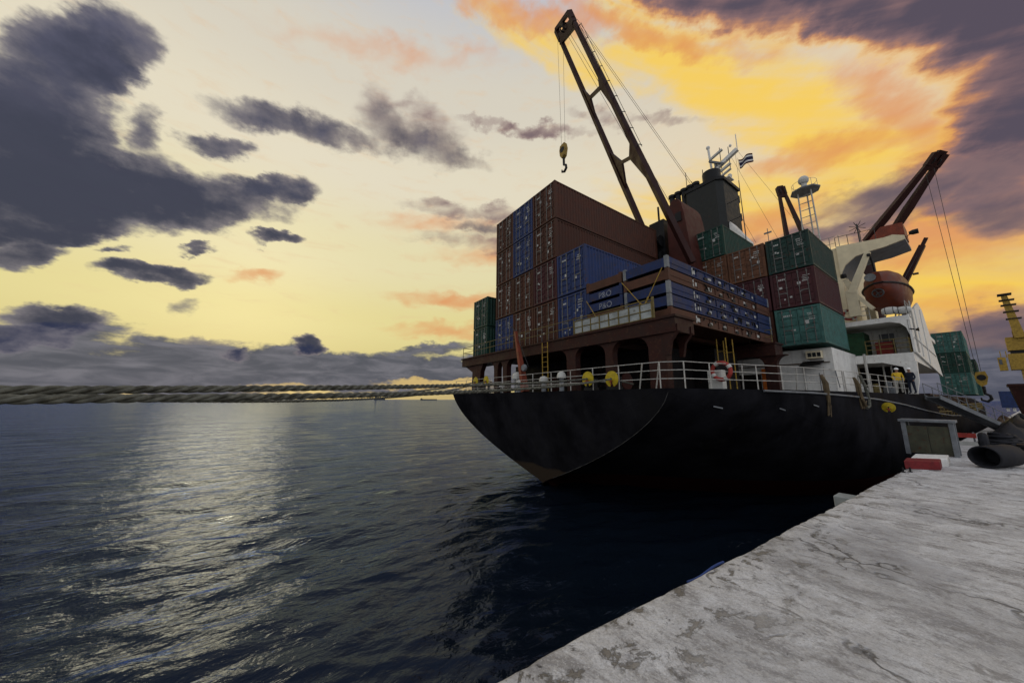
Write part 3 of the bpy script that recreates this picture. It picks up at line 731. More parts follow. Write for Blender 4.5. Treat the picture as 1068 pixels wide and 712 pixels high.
# curved lower pillar
mb = MB(); mb.prism([(-3.45, EYE+.46), (-3.05, EYE+.46), (-2.86, EYE+1.4), (-2.80, EYE+2.72), (-4.4, EYE+2.72), (-3.45, EYE+2.35), (-3.32, EYE+1.6)], 36.0, 36.5, 'y'); mb.build('pillar', MT['white'], bd)
for x, y in ((-5.05, 34.6), (-5.95, 34.6)):
    mb = MB(); mb.tube([V(x, y, .46), V(x, y, 3.3)], .075, 8); mb.build('pillar', MT['railw'], bd)
rail([V(-5.1, 36.1, 3.32), V(-2.95, 36.1, 3.32), V(-2.95, 39.5, 3.32)], 'railing', MT['raily'], bd, step=.75)
rail([V(-6.8, 36.1, 5.98), V(-4.6, 36.1, 5.98)], 'railing', MT['railw'], bd, step=.7)
mb = MB(); mb.box((-4.9, 38.4, EYE+3.33), (-4.0, 39.1, EYE+4.5)); mb.build('hose_locker', MT['red'], bd)
mb = MB(); mb.tube([V(-2.6, 36.0, 4.9), V(-2.85, 36.1, 5.0)], .05, 6); mb.lathe([(.06, 0), (.14, .16)], V(-2.55, 35.95, 4.85), 8, 'x'); mb.build('deck_lamp', MT['black'], bd)
for (x_, z0_, z1_) in ((-4.6, .46, 2.7), (-4.2, .46, 2.7), (-6.4, .46, 2.7)):
    mb = MB(); mb.tube([V(x_, 37.6, z0_), V(x_, 37.6, z1_)], .05, 6); mb.build('stanchion', MT['railw'], bd)
mb = MB(); mb.box((-4.7, 39.13, EYE+3.36), (-3.9, 39.19, EYE+5.2)); mb.build('door', MT['grey'], bd)
mb = MB(); mb.box((-5.9, 39.12, EYE+4.2), (-5.2, 39.19, EYE+4.8)); mb.build('window', MT['glass'], bd)
for k in range(5):
    mb = MB(); mb.tube([V(-5.0+k*.42, 39.05, 3.4), V(-5.0+k*.42, 39.05, 5.6)], .03, 5); mb.build('pipe', MT['white'], bd)
ladder(V(-2.68, 37.4, 3.4), V(-2.68, 37.4, 7.2), .4, 'railw', sp, side=(0, 1, 0))
mb = MB(); mb.tube([V(-2.69, 40.0, 3.3), V(-2.69, 40.0, 7.2)], .035, 5); mb.tube([V(-2.69, 44.0, 3.0), V(-2.69, 44.0, 7.6)], .03, 5); mb.tube([V(-2.69, 36.3, 4.4), V(-2.69, 51, 4.1)], .03, 5); mb.build('pipe', MT['white'], sp)
rail([V(-2.8, 36.1, 5.98), V(-2.8, 43.6, 5.98)], 'railing', MT['railw'], bd, step=1.2, r=.02, posts_r=.025)
for (x_, y_, sz, mk) in ((-4.9, 35.9, .5, 'raily'), (-4.4, 36.8, .6, 'grey'), (-6.3, 33.5, .7, 'rusty'), (-5.0, 32.0, .45, 'raily'), (-4.75, 30.6, .4, 'boatwhite')):
    mb = MB(); mb.lathe([(sz*.5, 0), (sz*.5, sz*.8), (sz*.3, sz), (sz*.3, sz*1.5)], V(x_, y_, .46), 10); mb.build('deck_fitting', MT[mk], ship)
# bridge wing, seen from below
wing = [(-6.4, EYE+13.62), (-3.5, EYE+13.3), (-3.0, EYE+13.35), (-2.4, EYE+13.05), (-2.4, EYE+12.75), (-3.6, EYE+12.5), (-4.5, EYE+12.45), (-5.3, EYE+12.3), (-6.0, EYE+11.75), (-6.4, EYE+10.9)]
mb = MB(); mb.prism(wing, 40.0, 40.18, 'y'); bw = mb.build('bridge_wing', MT['cream'], ship)
mb = MB()                                   # soffit drops forward; its grey paints in the underside shade
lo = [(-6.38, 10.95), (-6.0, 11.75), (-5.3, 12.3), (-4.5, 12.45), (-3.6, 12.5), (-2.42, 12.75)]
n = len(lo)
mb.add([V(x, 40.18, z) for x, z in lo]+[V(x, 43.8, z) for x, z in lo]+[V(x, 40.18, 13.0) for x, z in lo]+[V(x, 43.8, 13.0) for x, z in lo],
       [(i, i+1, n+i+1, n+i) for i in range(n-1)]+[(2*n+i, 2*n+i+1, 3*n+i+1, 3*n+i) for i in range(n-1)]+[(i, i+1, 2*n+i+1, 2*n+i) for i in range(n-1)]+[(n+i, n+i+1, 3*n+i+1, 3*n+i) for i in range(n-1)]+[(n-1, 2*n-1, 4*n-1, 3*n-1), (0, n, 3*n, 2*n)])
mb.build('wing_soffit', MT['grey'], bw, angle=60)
mb = MB(); mb.tube([V(-6.4, 40.1, 14.5), V(-3.9, 40.1, 14.3)], .025, 5)
for x in (-6.4, -5.6, -4.8, -3.95): mb.tube([V(x, 40.1, 13.2), V(x, 40.1, 14.45)], .025, 5)
mb.tube([V(-4.9, 40.2, 13.5), V(-4.9, 40.2, 15.2)], .05, 6)
for a in range(4):
    t = a*math.pi/4+.3; mb.tube([V(-4.9-.55*math.cos(t), 40.2, 14.9-.55*math.sin(t)), V(-4.9+.55*math.cos(t), 40.2, 14.9+.55*math.sin(t))], .025, 4)
mb.build('aerial', MT['steel'], bw)
mb = MB(); mb.lathe([(.12, -.2), (.2, 0), (.2, .3)], V(-2.0, 40.6, 13.3), 10, 'x'); mb.tube([V(-2.45, 40.6, 13.0), V(-2.0, 40.6, 13.3)], .03, 5); mb.build('searchlight', MT['black'], bw)
# monkey-island clutter on the house top
mb = MB()
for i in range(16):
    x = -15.5+i*.62; mb.tube([V(x, 40.4, 13.55), V(x, 40.4, 14.75)], .022, 4)
for z in (14.1, 14.75): mb.tube([V(-15.5, 40.4, z), V(-6.4, 40.4, z)], .02, 4)
for x, h in ((-14.6, 18.2), (-12.8, 17.2), (-12.0, 18.8), (-10.9, 16.6)): mb.tube([V(x, 43, 13.55), V(x, 43, h)], .035, 4)
mb.tube([V(-14.6, 43, 17.3), V(-16.6, 43, 19.6)], .02, 4)
for x, z in ((-12.8, 16.9), (-12.0, 18.3), (-10.9, 16.4)): mb.bar(V(x-.35, 43, z), V(x+.35, 43, z), .1, .16)
mb.build('monkey_island_rail', MT['grey'], sup)
mb = MB(); mb.box((-14.2, 42, EYE+13.55), (-8.0, 47, EYE+15.6)); mb.build('wheelhouse_top', MT['cream'], sup)
# ---- funnel
fu = MB(); pts = [(-19.6, 41.6), (-16.1, 41.6), (-15.5, 42.3), (-15.5, 46.5), (-20.2, 46.5), (-20.2, 42.3)]
fu.prism(pts, EYE+13.4, EYE+26.6, 'z'); fu = fu.build('funnel', MT['funnel'], ship)
mb = MB(); mb.prism([(x*1.0+(.0), y) for x, y in [(-18.4, 41.5), (-15.95, 41.5), (-15.3, 42.2), (-15.3, 46.6), (-20.4, 46.6), (-20.4, 42.2), (-19.7, 41.5)]], EYE+26.6, EYE+27.0, 'z'); mb.build('funnel_cap', MT['black'], fu)
mb = MB(); mb.lathe([(1.05, 0), (1.05, 2.2), (.9, 2.25), (.9, .4)], V(-17.3, 43.8, 27.0), 18); mb.build('exhaust_pipe', MT['black'], fu)
for k in range(5):
    q = bpx(701+k*6.2, 207-k*3.4, 42.2)
    mb = MB(); mb.lathe([(.34, -2.6), (.34, .0), (.46, .0), (.46, .35), (.34, .36)], q, 10); mb.build('exhaust_pipe', MT['black'], fu)
mb = MB(); mb.prism([(-20.9, EYE+13.4), (-26.0, EYE+13.4), (-26.0, EYE+21.5), (-24.4, EYE+22.6), (-20.9, EYE+25.5)], 42.3, 46.3, 'y'); mb.build('funnel_casing', MT['funnel'], fu)
mb = MB(); mb.box((-19.5, 41.52, EYE+18.0), (-18.5, 41.585, EYE+22.2)); mb.build('louvre', MT['black'], fu)
mb = MB(); mb.prism([(-15.45, EYE+18), (-13.9, EYE+17.2), (-13.9, EYE+18.3), (-15.45, EYE+21.2)], 42.5, 44.5, 'y'); mb.build('platform_wing', MT['white'], fu)
mb = MB()
for z in (22.5, 20.2): mb.tube([V(-15.4, 42.4, z+.8), V(-14.0, 42.4, z+.9)], .05, 5); mb.tube([V(-14.1, 42.4, z+.3), V(-14.1, 42.4, z+1.2)], .09, 6)
mb.tube([V(-13.9, 42.4, 17.0), V(-13.9, 42.4, 25.6)], .04, 4); mb.build('aerial', MT['steel'], fu)
# ---- radar mast
ms = MB(); 
ms.bar(V(-19.0, 50, 13.5), V(-19.0, 50, 33.6), 1.3, 1.3, w1=.7, h1=.7)
ms = ms.build('radar_mast', MT['white'], ship)
mb = MB(); mb.bar(V(-20.3, 50, 33.0), V(-16.1, 50, 34.9), .5, .5); mb.tube([V(-16.1, 50, 34.9), V(-16.1, 50, 37.3)], .06, 5); mb.ball(V(-16.9, 50, 36.0), .18, .18, .22, 8, 6); mb.build('signal_yard', MT['white'], ms)
mb = MB(); mb.bar(V(-19.6, 49.4, 34.9), V(-17.9, 49.7, 33.6), .35, .25); mb.lathe([(.2, 0), (.2, .8)], V(-18.9, 49.7, 33.6), 8); mb.build('radar_scanner', MT['grey'], ms)
mb = MB(); mb.box((-19.2, 49.2, EYE+31.0), (-17.2, 50.8, EYE+31.15)); mb.build('mast_platform', MT['white'], ms); mb = MB(); mb.ball(V(-17.4, 50, 31.45), .3, .3, .35, 8, 6); mb.build('navigation_lamp', MT['white'], ms); mb = MB(); mb.tube([V(-19.6, 50, 33.5), V(-19.8, 50, 37.6)], .16, 6); mb.ball(V(-19.8, 50, 37.6), .28, .28, .3, 8, 6); mb.box((-20.4, 49.6, EYE+33.2), (-18.6, 50.4, EYE+33.6)); mb.build('lamp_bracket', MT['white'], ms)
for (x_, y_, z_, sx_, sz_) in ((-18.6, 49.3, 35.3, .9, .28), (-19.2, 49.2, 32.4, 1.0, .35), (-17.6, 49.4, 32.7, .7, .3), (-18.2, 49.3, 31.6, 1.3, .2)):
    mb = MB(); mb.bar(V(x_-sx_, y_, z_-sx_*.35), V(x_+sx_, y_, z_+sx_*.35), .3, sz_); mb.build('radar_scanner', MT['boatwhite'], ms)
for x_, h_ in ((-20.9, 34.6), (-17.2, 36.0), (-18.3, 36.6)):
    mb = MB(); mb.tube([V(x_, 50, 32.4), V(x_, 50, h_)], .05, 5); mb.build('aerial', MT['funnel'], ms)
mb = MB(); mb.bar(V(-23.5, 50, 31.2), V(-19.3, 50, 32.0), .18, .25); mb.tube([V(-23.4, 50, 31.2), V(-23.4, 50, 35.6)], .05, 5); mb.tube([V(-22.6, 50, 31.3), V(-22.6, 50, 33.6)], .04, 5); mb.build('crosstree', MT['funnel'], ms)
mb = MB()
for a, b_ in (((-16.2, 50, 34.9), (-9, 58, 15)), ((-17, 50, 34.4), (-11, 46, 15)), ((-18.5, 50, 31), (-13.5, 44, 18)), ((-16.4, 50, 34.8), (-15.0, 46, 18))): mb.tube([V(*a), V(*b_)], .018, 4)
mb.build('stay_wire', MT['steel'], ms)
# ---- satellite dome mast
sm = MB()
for dx, dy_ in ((-.55, -.4), (.55, -.4), (0, .6)): sm.tube([V(-9.0+dx*1.25, 46+dy_, 13.5), V(-9.0+dx, 46+dy_, 22.7)], .07, 6)
for k in range(11): 
    z = 14+k*.82; sm.tube([V(-9.0-.6, 45.6, z), V(-9.0+.6, 45.6, z)], .035, 4); sm.tube([V(-9.6, 45.6, z), V(-9.0, 46.6, z+.4), V(-8.4, 45.6, z)], .03, 4)
sm = sm.build('satellite_mast', MT['railw'], ship)
mb = MB(); mb.lathe([(.3, -.25), (1.3, -.05), (1.3, .08), (.3, .12)], V(-9.0, 46, 22.85), 8); mb.build('mast_platform', MT['grey'], sm, angle=20)
mb = MB(); mb.ball(V(-9.0, 46, 24.2), .48, .48, .52, 14, 10); mb.lathe([(.25, 0), (.25, .8)], V(-9.0, 46, 23.0), 10); mb.build('radome', MT['boatwhite'], sm)
mb = MB()
for k in range(8):
    t = k/8*2*math.pi; mb.tube([V(-9+1.08*math.cos(t), 46+1.08*math.sin(t), 22.9), V(-9+1.08*math.cos(t), 46+1.08*math.sin(t), 23.8)], .02, 4)
mb.torus(V(-9, 46, 23.8), 1.08, .02, 16, 4, 'z'); mb.build('railing', MT['railw'], sm)

# ---- deck cranes
def crane(name_label, feetL, feetR, headL, headR, mtl, braces, width=.5, headw=.38, parent=ship, base=None, inner=None):
    """two-legged jib; returns the crane part."""
    L0, R0, L1, R1 = map(Vector, (feetL, feetR, headL, headR))
    cr = base
    jb = MB()
    up = (R1-L1).cross(L1-L0).normalized()
    for a, b_, in ((L0, L1), (R0, R1)):
        m1, m2 = a.lerp(b_, .35), a.lerp(b_, .42)
        jb.bar(a, m1, width*1.05, width*1.1, up=up, w1=width*1.15, h1=width*1.25); jb.bar(m1, b_, width*1.1, width*1.2, up=up, w1=headw, h1=headw)
    for t in braces:
        a, b_ = L0.lerp(L1, t), R0.lerp(R1, t); d = (L1-L0).normalized()
        jb.bar(a, b_, width*.8, width*.6, up=up)
        s_ = (b_-a)
        for q, sg in ((a, 1), (b_, -1)):     # gusset plates where the brace meets each leg
            g_ = .34 if t < .5 else .22; jb.add([q+d*1.7+up*.1, q+s_*g_*sg+up*.1, q-d*3.0+up*.1, q+d*1.7-up*.1, q+s_*g_*sg-up*.1, q-d*3.0-up*.1], [(0, 1, 2), (5, 4, 3), (0, 3, 4, 1), (1, 4, 5, 2), (2, 5, 3, 0)])
    d = ((L1-L0).normalized()+(R1-R0).normalized()).normalized()
    # head frame with sheave gap
    jb.bar(L1, L1+d*1.4, headw*1.2, headw*1.3, up=up); jb.bar(R1, R1+d*1.4, headw*1.2, headw*1.3, up=up)
    jb.bar(L1+d*1.45, R1+d*1.45, headw*.9, headw, up=up); jb.bar(L1+d*.1, R1+d*.1, .9, headw*1.1, up=up)
    mid = (L1+R1)/2; jb.bar(mid+d*.1, mid+d*1.4, .22, .3, up=up)
    J = jb.build('jib', mtl, cr)
    sh = MB(); ax = (R1-L1).normalized()
    for q in (-.28, .28):
        c = mid+d*.55+ax*q; 
        ring = [c+(d*math.cos(t)+up*math.sin(t))*.42 for t in np.linspace(0, 2*math.pi, 14)]
        sh.tube(ring, .07, 5, caps=False)
    sh.build('sheave', MT['black'], cr)
    return J
# aft crane: red-brown house on a pedestal
ac = MB(); ac.lathe([(1.5, 0), (1.5, 6.3)], V(-14.4, 28.2, 3.6), 20)
ac = ac.build('deck_crane', MT['crane'], ship)
hq = [bpx(u_, v_, 26.7) for u_, v_ in ((700, 290), (726, 290), (722, 266), (713, 221), (710, 211), (706, 207), (701, 209), (697, 217), (696, 240))]
mb = MB(); mb.prism([(q.x, q.z) for q in hq], 26.7, 30.0, 'y'); mb.build('crane_house', MT['crhouse'], ac)
mb = MB(); mb.box((-16.4, 27.2, EYE+9.8), (-15.03, 29.5, EYE+15.0)); mb.box((-16.7, 27.6, EYE+15.05), (-15.25, 28.6, EYE+16.4)); mb.tube([V(-15.9, 28, 16.4), V(-15.9, 28, 18.0)], .1, 6)
for k in range(4): mb.lathe([(.18, 0), (.18, .35)], V(-15.0+k*.45, 28, 16.95), 8)
for k in range(3): mb.lathe([(.55, -.5), (.55, -.45), (.3, -.42), (.3, .42), (.55, .45), (.55, .5)], V(-15.7, 26.9, 11.0+k*1.5), 12, 'x')
mb.build('winch_gear', MT['black'], ac)
mb = MB(); mb.box((-17.6, 26.9, EYE+13.2), (-16.5, 28.2, EYE+14.6)); cb = mb.build('crane_cab', MT['grey'], ac)
mb = MB(); mb.box((-17.5, 26.87, EYE+13.5), (-16.6, 26.895, EYE+14.4)); mb.build('window', MT['glass'], cb)
mb = MB(); q = bpx(707, 226, 26.6); mb.box((q.x-.25, 26.6, q.z-.4), (q.x+.25, 26.68, q.z+.4)); mb.build('louvre', MT['black'], ac)
R0, R1 = bpx(722, 274, 24.6), bpx(599, 24, 19.6)
L0, L1 = bpx(685, 272, 27.4), bpx(585, 42, 20.6)
crane('aft', L0, R0, L1, R1, MT['crane'], (.40, .70), width=.37, headw=.33, base=ac)
# walkway hoops along the right leg
mb = MB(); d = (R1-R0); nrm = (R1-L1).normalized()
for k in range(9):
    t = .42+k*.068; p = R0+d*t; q = p+nrm*.85+Vector((0, 0, .15))
    mb.tube([p, p+nrm*.45+Vector((0, 0, .3)), q], .035, 4)
for o_ in (.5, .85): mb.tube([R0+d*.42+nrm*o_, R0+d*.97+nrm*o_+Vector((0, 0, .15))], .022, 4)
mb.build('jib_walkway', MT['steel'], ac)
mb = MB(); hd = (L1+R1)/2
top = V(-14.8, 28.3, 17.2)
for q in (-.25, .25): mb.tube([hd+nrm*q, Vector(top)+Vector((q, 0, 0))], .022, 4)
for q in (.9, 1.15): mb.tube([R1+nrm*(q-.5), Vector(V(-12.6+q*.5, 28.6, 16.8))], .02, 4)
mb.build('luffing_wire', MT['steel'], ac)
hb0 = L1+Vector((-.05, 0, .3)); hz = bpx(592, 148, hb0.y).z
mb = MB()
for q in (-.42, .38): mb.tube([hb0+Vector((q, 0, 0)), Vector((hb0.x+q*.6, hb0.y, hz))], .018, 4)
mb.build('hoist_wire', MT['steel'], ac)
def hook(parent, c, s_=1.0):
    mb = MB(); c = Vector(c)
    mb.prism([(c.x+x*s_, c.z+z*s_) for x, z in ((-.3, 0), (.3, .1), (.42, -.5), (.25, -1.25), (-.1, -1.5), (-.35, -1.1), (-.42, -.45))], c.y-.2*s_, c.y+.2*s_, 'y')
    hk = mb.build('hook_block', MT['yellowm'], parent)
    mb = MB(); mb.lathe([(.12*s_, -1.45*s_), (.12*s_, -2.0*s_)], c, 8)
    mb.tube([c+Vector((x*s_, 0, z*s_)) for x, z in ((0, -1.9), (0, -2.2), (.28, -2.4), (.32, -2.75), (.05, -3.0), (-.28, -2.85), (-.3, -2.6))], [.12*s_]*3+[.13*s_]*2+[.1*s_, .05*s_], 8); mb.build('hook', MT['black'], hk)
    mb = MB(); mb.lathe([(.3*s_, -.22*s_), (.3*s_, .22*s_)], c+Vector((0, 0, -.55*s_)), 14, 'y'); mb.build('sheave', MT['black'], hk)
hook(ac, (hb0.x, hb0.y, hz), .95)
# middle crane (far forward, jib pointing up)
mc = MB(); mc.lathe([(1.5, 0), (1.5, 20)], V(-13.6, 62, -1.4), 16); mc = mc.build('deck_crane', MT['crane'], ship)
mb = MB(); mb.box((-15.2, 60.5, EYE+18.6), (-12.0, 64, EYE+22.5)); mb.build('crane_house', MT['crane'], mc)
crane('mid', bpx(824, 265, 61), bpx(846, 262, 61.5), bpx(813, 204, 61), bpx(819, 203, 61.5), MT['crane'], (), width=.42, headw=.34, base=mc)
# forward crane, jib slewed out to the quay side
fc = MB(); fc.lathe([(1.0, 0), (1.0, 20.5)], V(-7.6, 62, -1.4), 16); fc = fc.build('deck_crane', MT['crane'], ship)
p0, p1, p2, p3 = bpx(905, 252, 60.5), bpx(944, 245, 60.5), bpx(941, 232, 60.5), bpx(918, 237, 60.5)
mb = MB(); mb.prism([(p.x, p.z) for p in (p0, p1, p2, p3)], 60.4, 64, 'y'); mb.build('crane_house', MT['cranered'], fc)
crane('fwd', bpx(903, 252, 61), bpx(935, 236, 61), bpx(967, 173, 60), bpx(975, 175, 60.5), MT['crane'], (), width=.62, headw=.5, base=fc)
mb = MB()
for q in (0, .6): mb.tube([bpx(973, 170, 60), bpx(900+q*12, 246, 62)], .02, 4)
mb.build('luffing_wire', MT['steel'], fc)
hk2 = bpx(972, 176, 60); hz2 = bpx(1025, 388, 60).z
mb = MB()
for q in (-.5, .15): mb.tube([hk2+Vector((q, 0, 0)), Vector((hk2.x+q*.4, 60, hz2))], .02, 4)
mb.build('hoist_wire', MT['steel'], fc)
hook(fc, (hk2.x, 60, hz2), 1.0)
# stores boom forward of the lifeboat
bm_ = MB(); a, b_ = bpx(940, 300, 47), bpx(962, 256, 47)
bm_.bar(a, b_, .62, .5, w1=.42, h1=.4); bm_.bar(b_, bpx(966, 248, 47), .2, .25); bm_.tube([V(a.x, 47, 5.9), a+Vector((0, 0, .3))], .3, 10); bm_ = bm_.build('provision_boom', MT['crane'], ship)
mb = MB(); mb.tube([b_, bpx(938, 300, 46)], .02, 4); mb.lathe([(.1, 0), (.1, .35)], bpx(952, 286, 47), 8, 'x'); mb.build('boom_wire', MT['steel'], bm_)
# ---- lifeboat davit (cream)
da = MB()
da.bar(bpx(893, 330, 35.9), bpx(888, 303, 35.9), .62, .5); da.bar(bpx(888, 306, 35.9), bpx(905, 263, 35.9), .55, .4, w1=.36, h1=.3)
da.bar(bpx(889, 305, 35.85), bpx(911, 322, 35.85), .3, .25); da.bar(bpx(889, 304, 35.9), bpx(882, 292, 35.9), .4, .3)
da = da.build('lifeboat_davit', MT['cream'], ship)
mb = MB(); mb.bar(V(-5.6, 45.5, 5.98), V(-5.7, 45.5, 8.7), .62, .5); mb.bar(V(-5.7, 45.5, 8.6), V(-4.3, 45.5, 11.2), .5, .4); mb.build('lifeboat_davit', MT['cream'], ship)
mb = MB(); mb.tube([bpx(906, 264, 35.9), bpx(909, 272, 36.5), bpx(912, 283, 37.2)], .06, 6); mb.lathe([(.12, -.1), (.12, .1)], bpx(906, 266, 35.7), 8, 'y'); mb.build('fall_wire', MT['black'], da)
mb = MB(); mb.lathe([(.16, 0), (.2, .1), (.16, .3)], bpx(880, 290, 35.6), 10); mb.build('deck_lamp', MT['black'], da)

# ---- gangway to the quay
gw = thing('gangway', V(-2.6, 40, .4), 'grey accommodation ladder slung along the ship side behind the cabinet', 'gangway')
a, b_ = Vector(V(-2.6, 38.5, .25)), Vector(V(.1, 44.5, -2.1))
mb = MB(); mb.bar(a, b_, .8, .10); mb.build('walkway', MT['grey'], gw)
mb = MB(); s_ = (b_-a).normalized().cross(zz)*.4
for q in (s_, -s_):
    mb.bar(a+q, b_+q, .05, .28); mb.tube([a+q+zz*1.0, b_+q+zz*1.0], .025, 5)
    for k in range(9): p = a.lerp(b_, k/8)+q; mb.tube([p, p+zz*1.0], .02, 4)
mb.build('handrail', MT['grey'], gw)
# ---- main-deck rails and gear along the starboard side forward
rail([(SX+lerp_tab(y, HALF)-.2, y, EYE+lerp_tab(y, TOP)) for y in (44, 50, 60, 70, 80, 95, 110)], 'deck_railing', MT['raily'], ship, step=1.6, r=.04, posts_r=.045)
mb = MB()
for i in range(26):
    y = 45+i*2.3; x = SX+lerp_tab(y, HALF)-random.uniform(.8, 2.2); h = random.uniform(.5, 2.0)
    mb.box((x-.3, y, EYE-1.4), (x+.3, y+random.uniform(.3, 1.0), EYE-1.4+h))
mb.build('deck_fitting', MT['rusty'], ship)
mb = MB(); mb.box((-29, 56, EYE-1.4), (-3.9, 120, EYE+.75)); mb.build('hatch_coaming', MT['platform'], ship)
mb = MB(); mb.bar(bpx(985, 404, 75), bpx(1012, 398, 75), .5, .6); mb.build('hatch_crane', MT['yellowm'], ship)

# ------------------------------------------------------------------ containers
def container_parts(L, H, var=0):
    rv = random.Random(100+var)
    """meshes of one container, door end at y=0 facing -y; returns list of (name, MB, material key, children)."""
    w = 1.219; post = .15
    frame = MB()
    for sx in (-1, 1):
        x0, x1 = sorted((sx*w, sx*(w-post)))
        frame.box((x0, 0, .118), (x1, .14, H-.118)); frame.box((x0, L-.14, .118), (x1, L, H-.118))
        xr0, xr1 = sorted((sx*w, sx*(w-.06)))
        frame.box((xr0, .178, .02), (xr1, L-.178, .16)); frame.box((xr0, .178, H-.09), (xr1, L-.178, H-.01))
        for y0 in (0, L-.178):
            for z0 in (0, H-.118):
                xa, xb = sorted((sx*(w+.003), sx*(w-.162))); frame.box((xa, y0-.003, z0), (xb, y0+.181, z0+.118))
    for y0 in (0, L-.12):
        frame.box((-w+.163, y0, .02), (w-.163, y0+.11, .15)); frame.box((-w+.163, y0, H-.12), (w-.163, y0+.11, H-.01))
    body = MB()
    p = .278; d = .05
    for sx in (-1, 1):                           # corrugated side walls
        prof = []; y = .15
        while y < L-.15-p:
            prof += [(y, 0), (y+.072, 0), (y+.14, d), (y+.212, d)]; y += p
        prof.append((min(y, L-.145), 0)); prof.append((L-.145, 0))
        n = len(prof); x = sx*(w-.012)
        body.add([(x-sx*q, yy, .155) for yy, q in prof]+[(x-sx*q, yy, H-.085) for yy, q in prof], [(i, i+1, n+i+1, n+i) for i in range(n-1)])
    body.box((-w+.06, .12, H-.05), (w-.06, L-.12, H-.025)); body.box((-w+.06, .12, .05), (w-.06, L-.12, .14))
    body.box((-w+.15, L-.09, .15), (w-.15, L-.05, H-.12))
    doors = []
    for sx in (-1, 1):
        dm = MB(); x0, x1 = sorted((sx*.012, sx*(w-post-.01)))
        dm.box((x0, .05, .16), (x1, .09, H-.13))
        nb = rv.choice((4, 5, 6)); hh = (H-.29-.12)/nb
        for k in range(nb):                      # raised horizontal swages
            z0 = .2+k*hh; dm.prism([(.052, z0+.05), (.020, z0+.09), (.020, z0+hh-.09), (.052, z0+hh-.05)], x0+.08, x1-.08, 'x')
        rods = []
        for q in (.30, .74):
            rm = MB(); xx = sx*(q*(w-post)+.02)
            rm.tube([(xx, -.004, .10), (xx, -.004, H-.06)], .022, 6)
            for z in (.16, .55*H, H-.2): rm.box((xx-.05, -.005, z-.03), (xx+.05, .05, z+.03))
            rm.box((xx-.02, -.018, .95+q*.1), (xx-sx*.42*(1 if q > .5 else -.3)+.02, .004, 1.0+q*.1))
            rods.append(('lock_rod', rm, 'rodgrey', []))
        lm = MB()
        if sx > 0:
            za = H-.42
            for k in range(rv.choice((3, 4, 5))):
                ww = rv.uniform(.2, .42); xa = rv.uniform(.5, .58); h2 = rv.choice((.04, .05, .07)); za -= rv.uniform(.10, .17); nseg = rv.choice((3, 4, 6))
                for s2 in range(nseg): lm.box((xa+s2*ww/nseg, .012, za), (xa+(s2+.72)*ww/nseg, .0195, za+h2))
            for k in range(rv.choice((1, 2, 3))):
                xa = rv.uniform(.1, .85); z0 = rv.uniform(.4, 1.7); q_ = rv.uniform(.07, .2); lm.box((xa, .011, z0), (xa+q_, .0185, z0+q_*rv.uniform(.8, 1.3)))
        else:
            for s2 in range(rv.choice((3, 4, 5))): lm.box((-.75+s2*.1, .012, H-.55), (-.68+s2*.1, .0195, H-.44))
            for k in range(rv.choice((1, 2, 2, 3))):
                xa = rv.uniform(-.95, -.2); z0 = rv.uniform(.4, 1.9); q_ = rv.uniform(.07, .22); lm.box((xa, .011, z0), (xa+q_, .0185, z0+q_*rv.uniform(.8, 1.3)))
        dm.paint(lm)
        doors.append(('door', dm, None, rods))
    return [('frame', frame, None, []), ('body', body, None, [])]+doors
PROTO = {}; NC = [0]
def container(kind, L, H, matkey, loc, label, group, doors=None):
    NC[0] += 1; var_ = NC[0] % 9; key = (L, H, var_)
    if key not in PROTO:
        PROTO[key] = [(nm, mb.mesh(nm, [MT['brown'], MT['label']] if mb.cut else MT['brown']), mk, [(n2, m2.mesh(n2, MT[k2]), k2, []) for n2, m2, k2, _ in ch]) for nm, mb, mk, ch in container_parts(L, H, var_)]
    root = thing('shipping_container', loc, label, 'container', group)
    for nm, me, mk, ch in PROTO[key]:
        ck = (id(me), matkey)
        if ck not in MESHC:
            m2 = me.copy(); m2.materials[0] = MT[matkey]; MESHC[ck] = m2
        o = bpy.data.objects.new(nm, MESHC[ck]); C.objects.link(o); o.parent = root
        for n2, me2, k2, _ in ch:
            c2 = bpy.data.objects.new(n2, me2); C.objects.link(c2); c2.parent = o
    return root
MESHC = {}
YS = 14.35; ZB = EYE+3.63
G1 = 'containers in the tall aft stack'
tiern = ['bottom', 'second tier', 'third tier', 'topmost']
cols = [('leftmost brown column', -21.64, ['blue', 'brown', 'brown', 'brown']),
        ('middle column', -19.14, ['brown', 'brown', 'blue', 'blue']),
        ('right-hand column', -16.64, ['brown', 'maroon', 'brown', 'brown'])]
for cn, x, cl in cols:
    for t, c in enumerate(cl):
        lab = f"{'brown' if c != 'blue' else 'blue'} container, {tiern[t]} of the {cn} in the tall stern stack"
        container('c', 12.19, 2.79, c, (x, YS, ZB+t*2.855), lab, G1)
for t in range(2):
    container('c', 6.06, 2.79, 'blue', (-14.15, YS, ZB+t*2.855), ['lower', 'upper'][t]+' blue container between the tall brown stack and the folded flat racks', G1)
    container('c', 6.06, 2.6, 'green', (-25.45, YS, ZB+t*2.66), ['lower', 'upper'][t]+' green container at the far left end of the stern platform', G1)
G2 = 'containers stacked beside the superstructure'
st2 = [(-6.9, ['teal', 'maroon', 'dgreen'], 'starboard column next to the lifeboat davit'), (-9.45, ['brown', 'maroon', 'tan'], 'middle column of the forward stack'), (-11.95, ['brown', 'brown', 'tan', 'green'], 'inner column beside the crane house')]
cname = dict(teal='pale teal', maroon='dark maroon', dgreen='dark green', brown='brown', tan='rusty tan', green='green')
for x, cl, cn in st2:
    for t, c in enumerate(cl):
        container('c', 6.06, 2.54, c, (x, 28.19, ZB+t*2.6), f"{cname[c]} container, {['bottom','second','third','fourth'][t]} tier of the {cn}", G2)
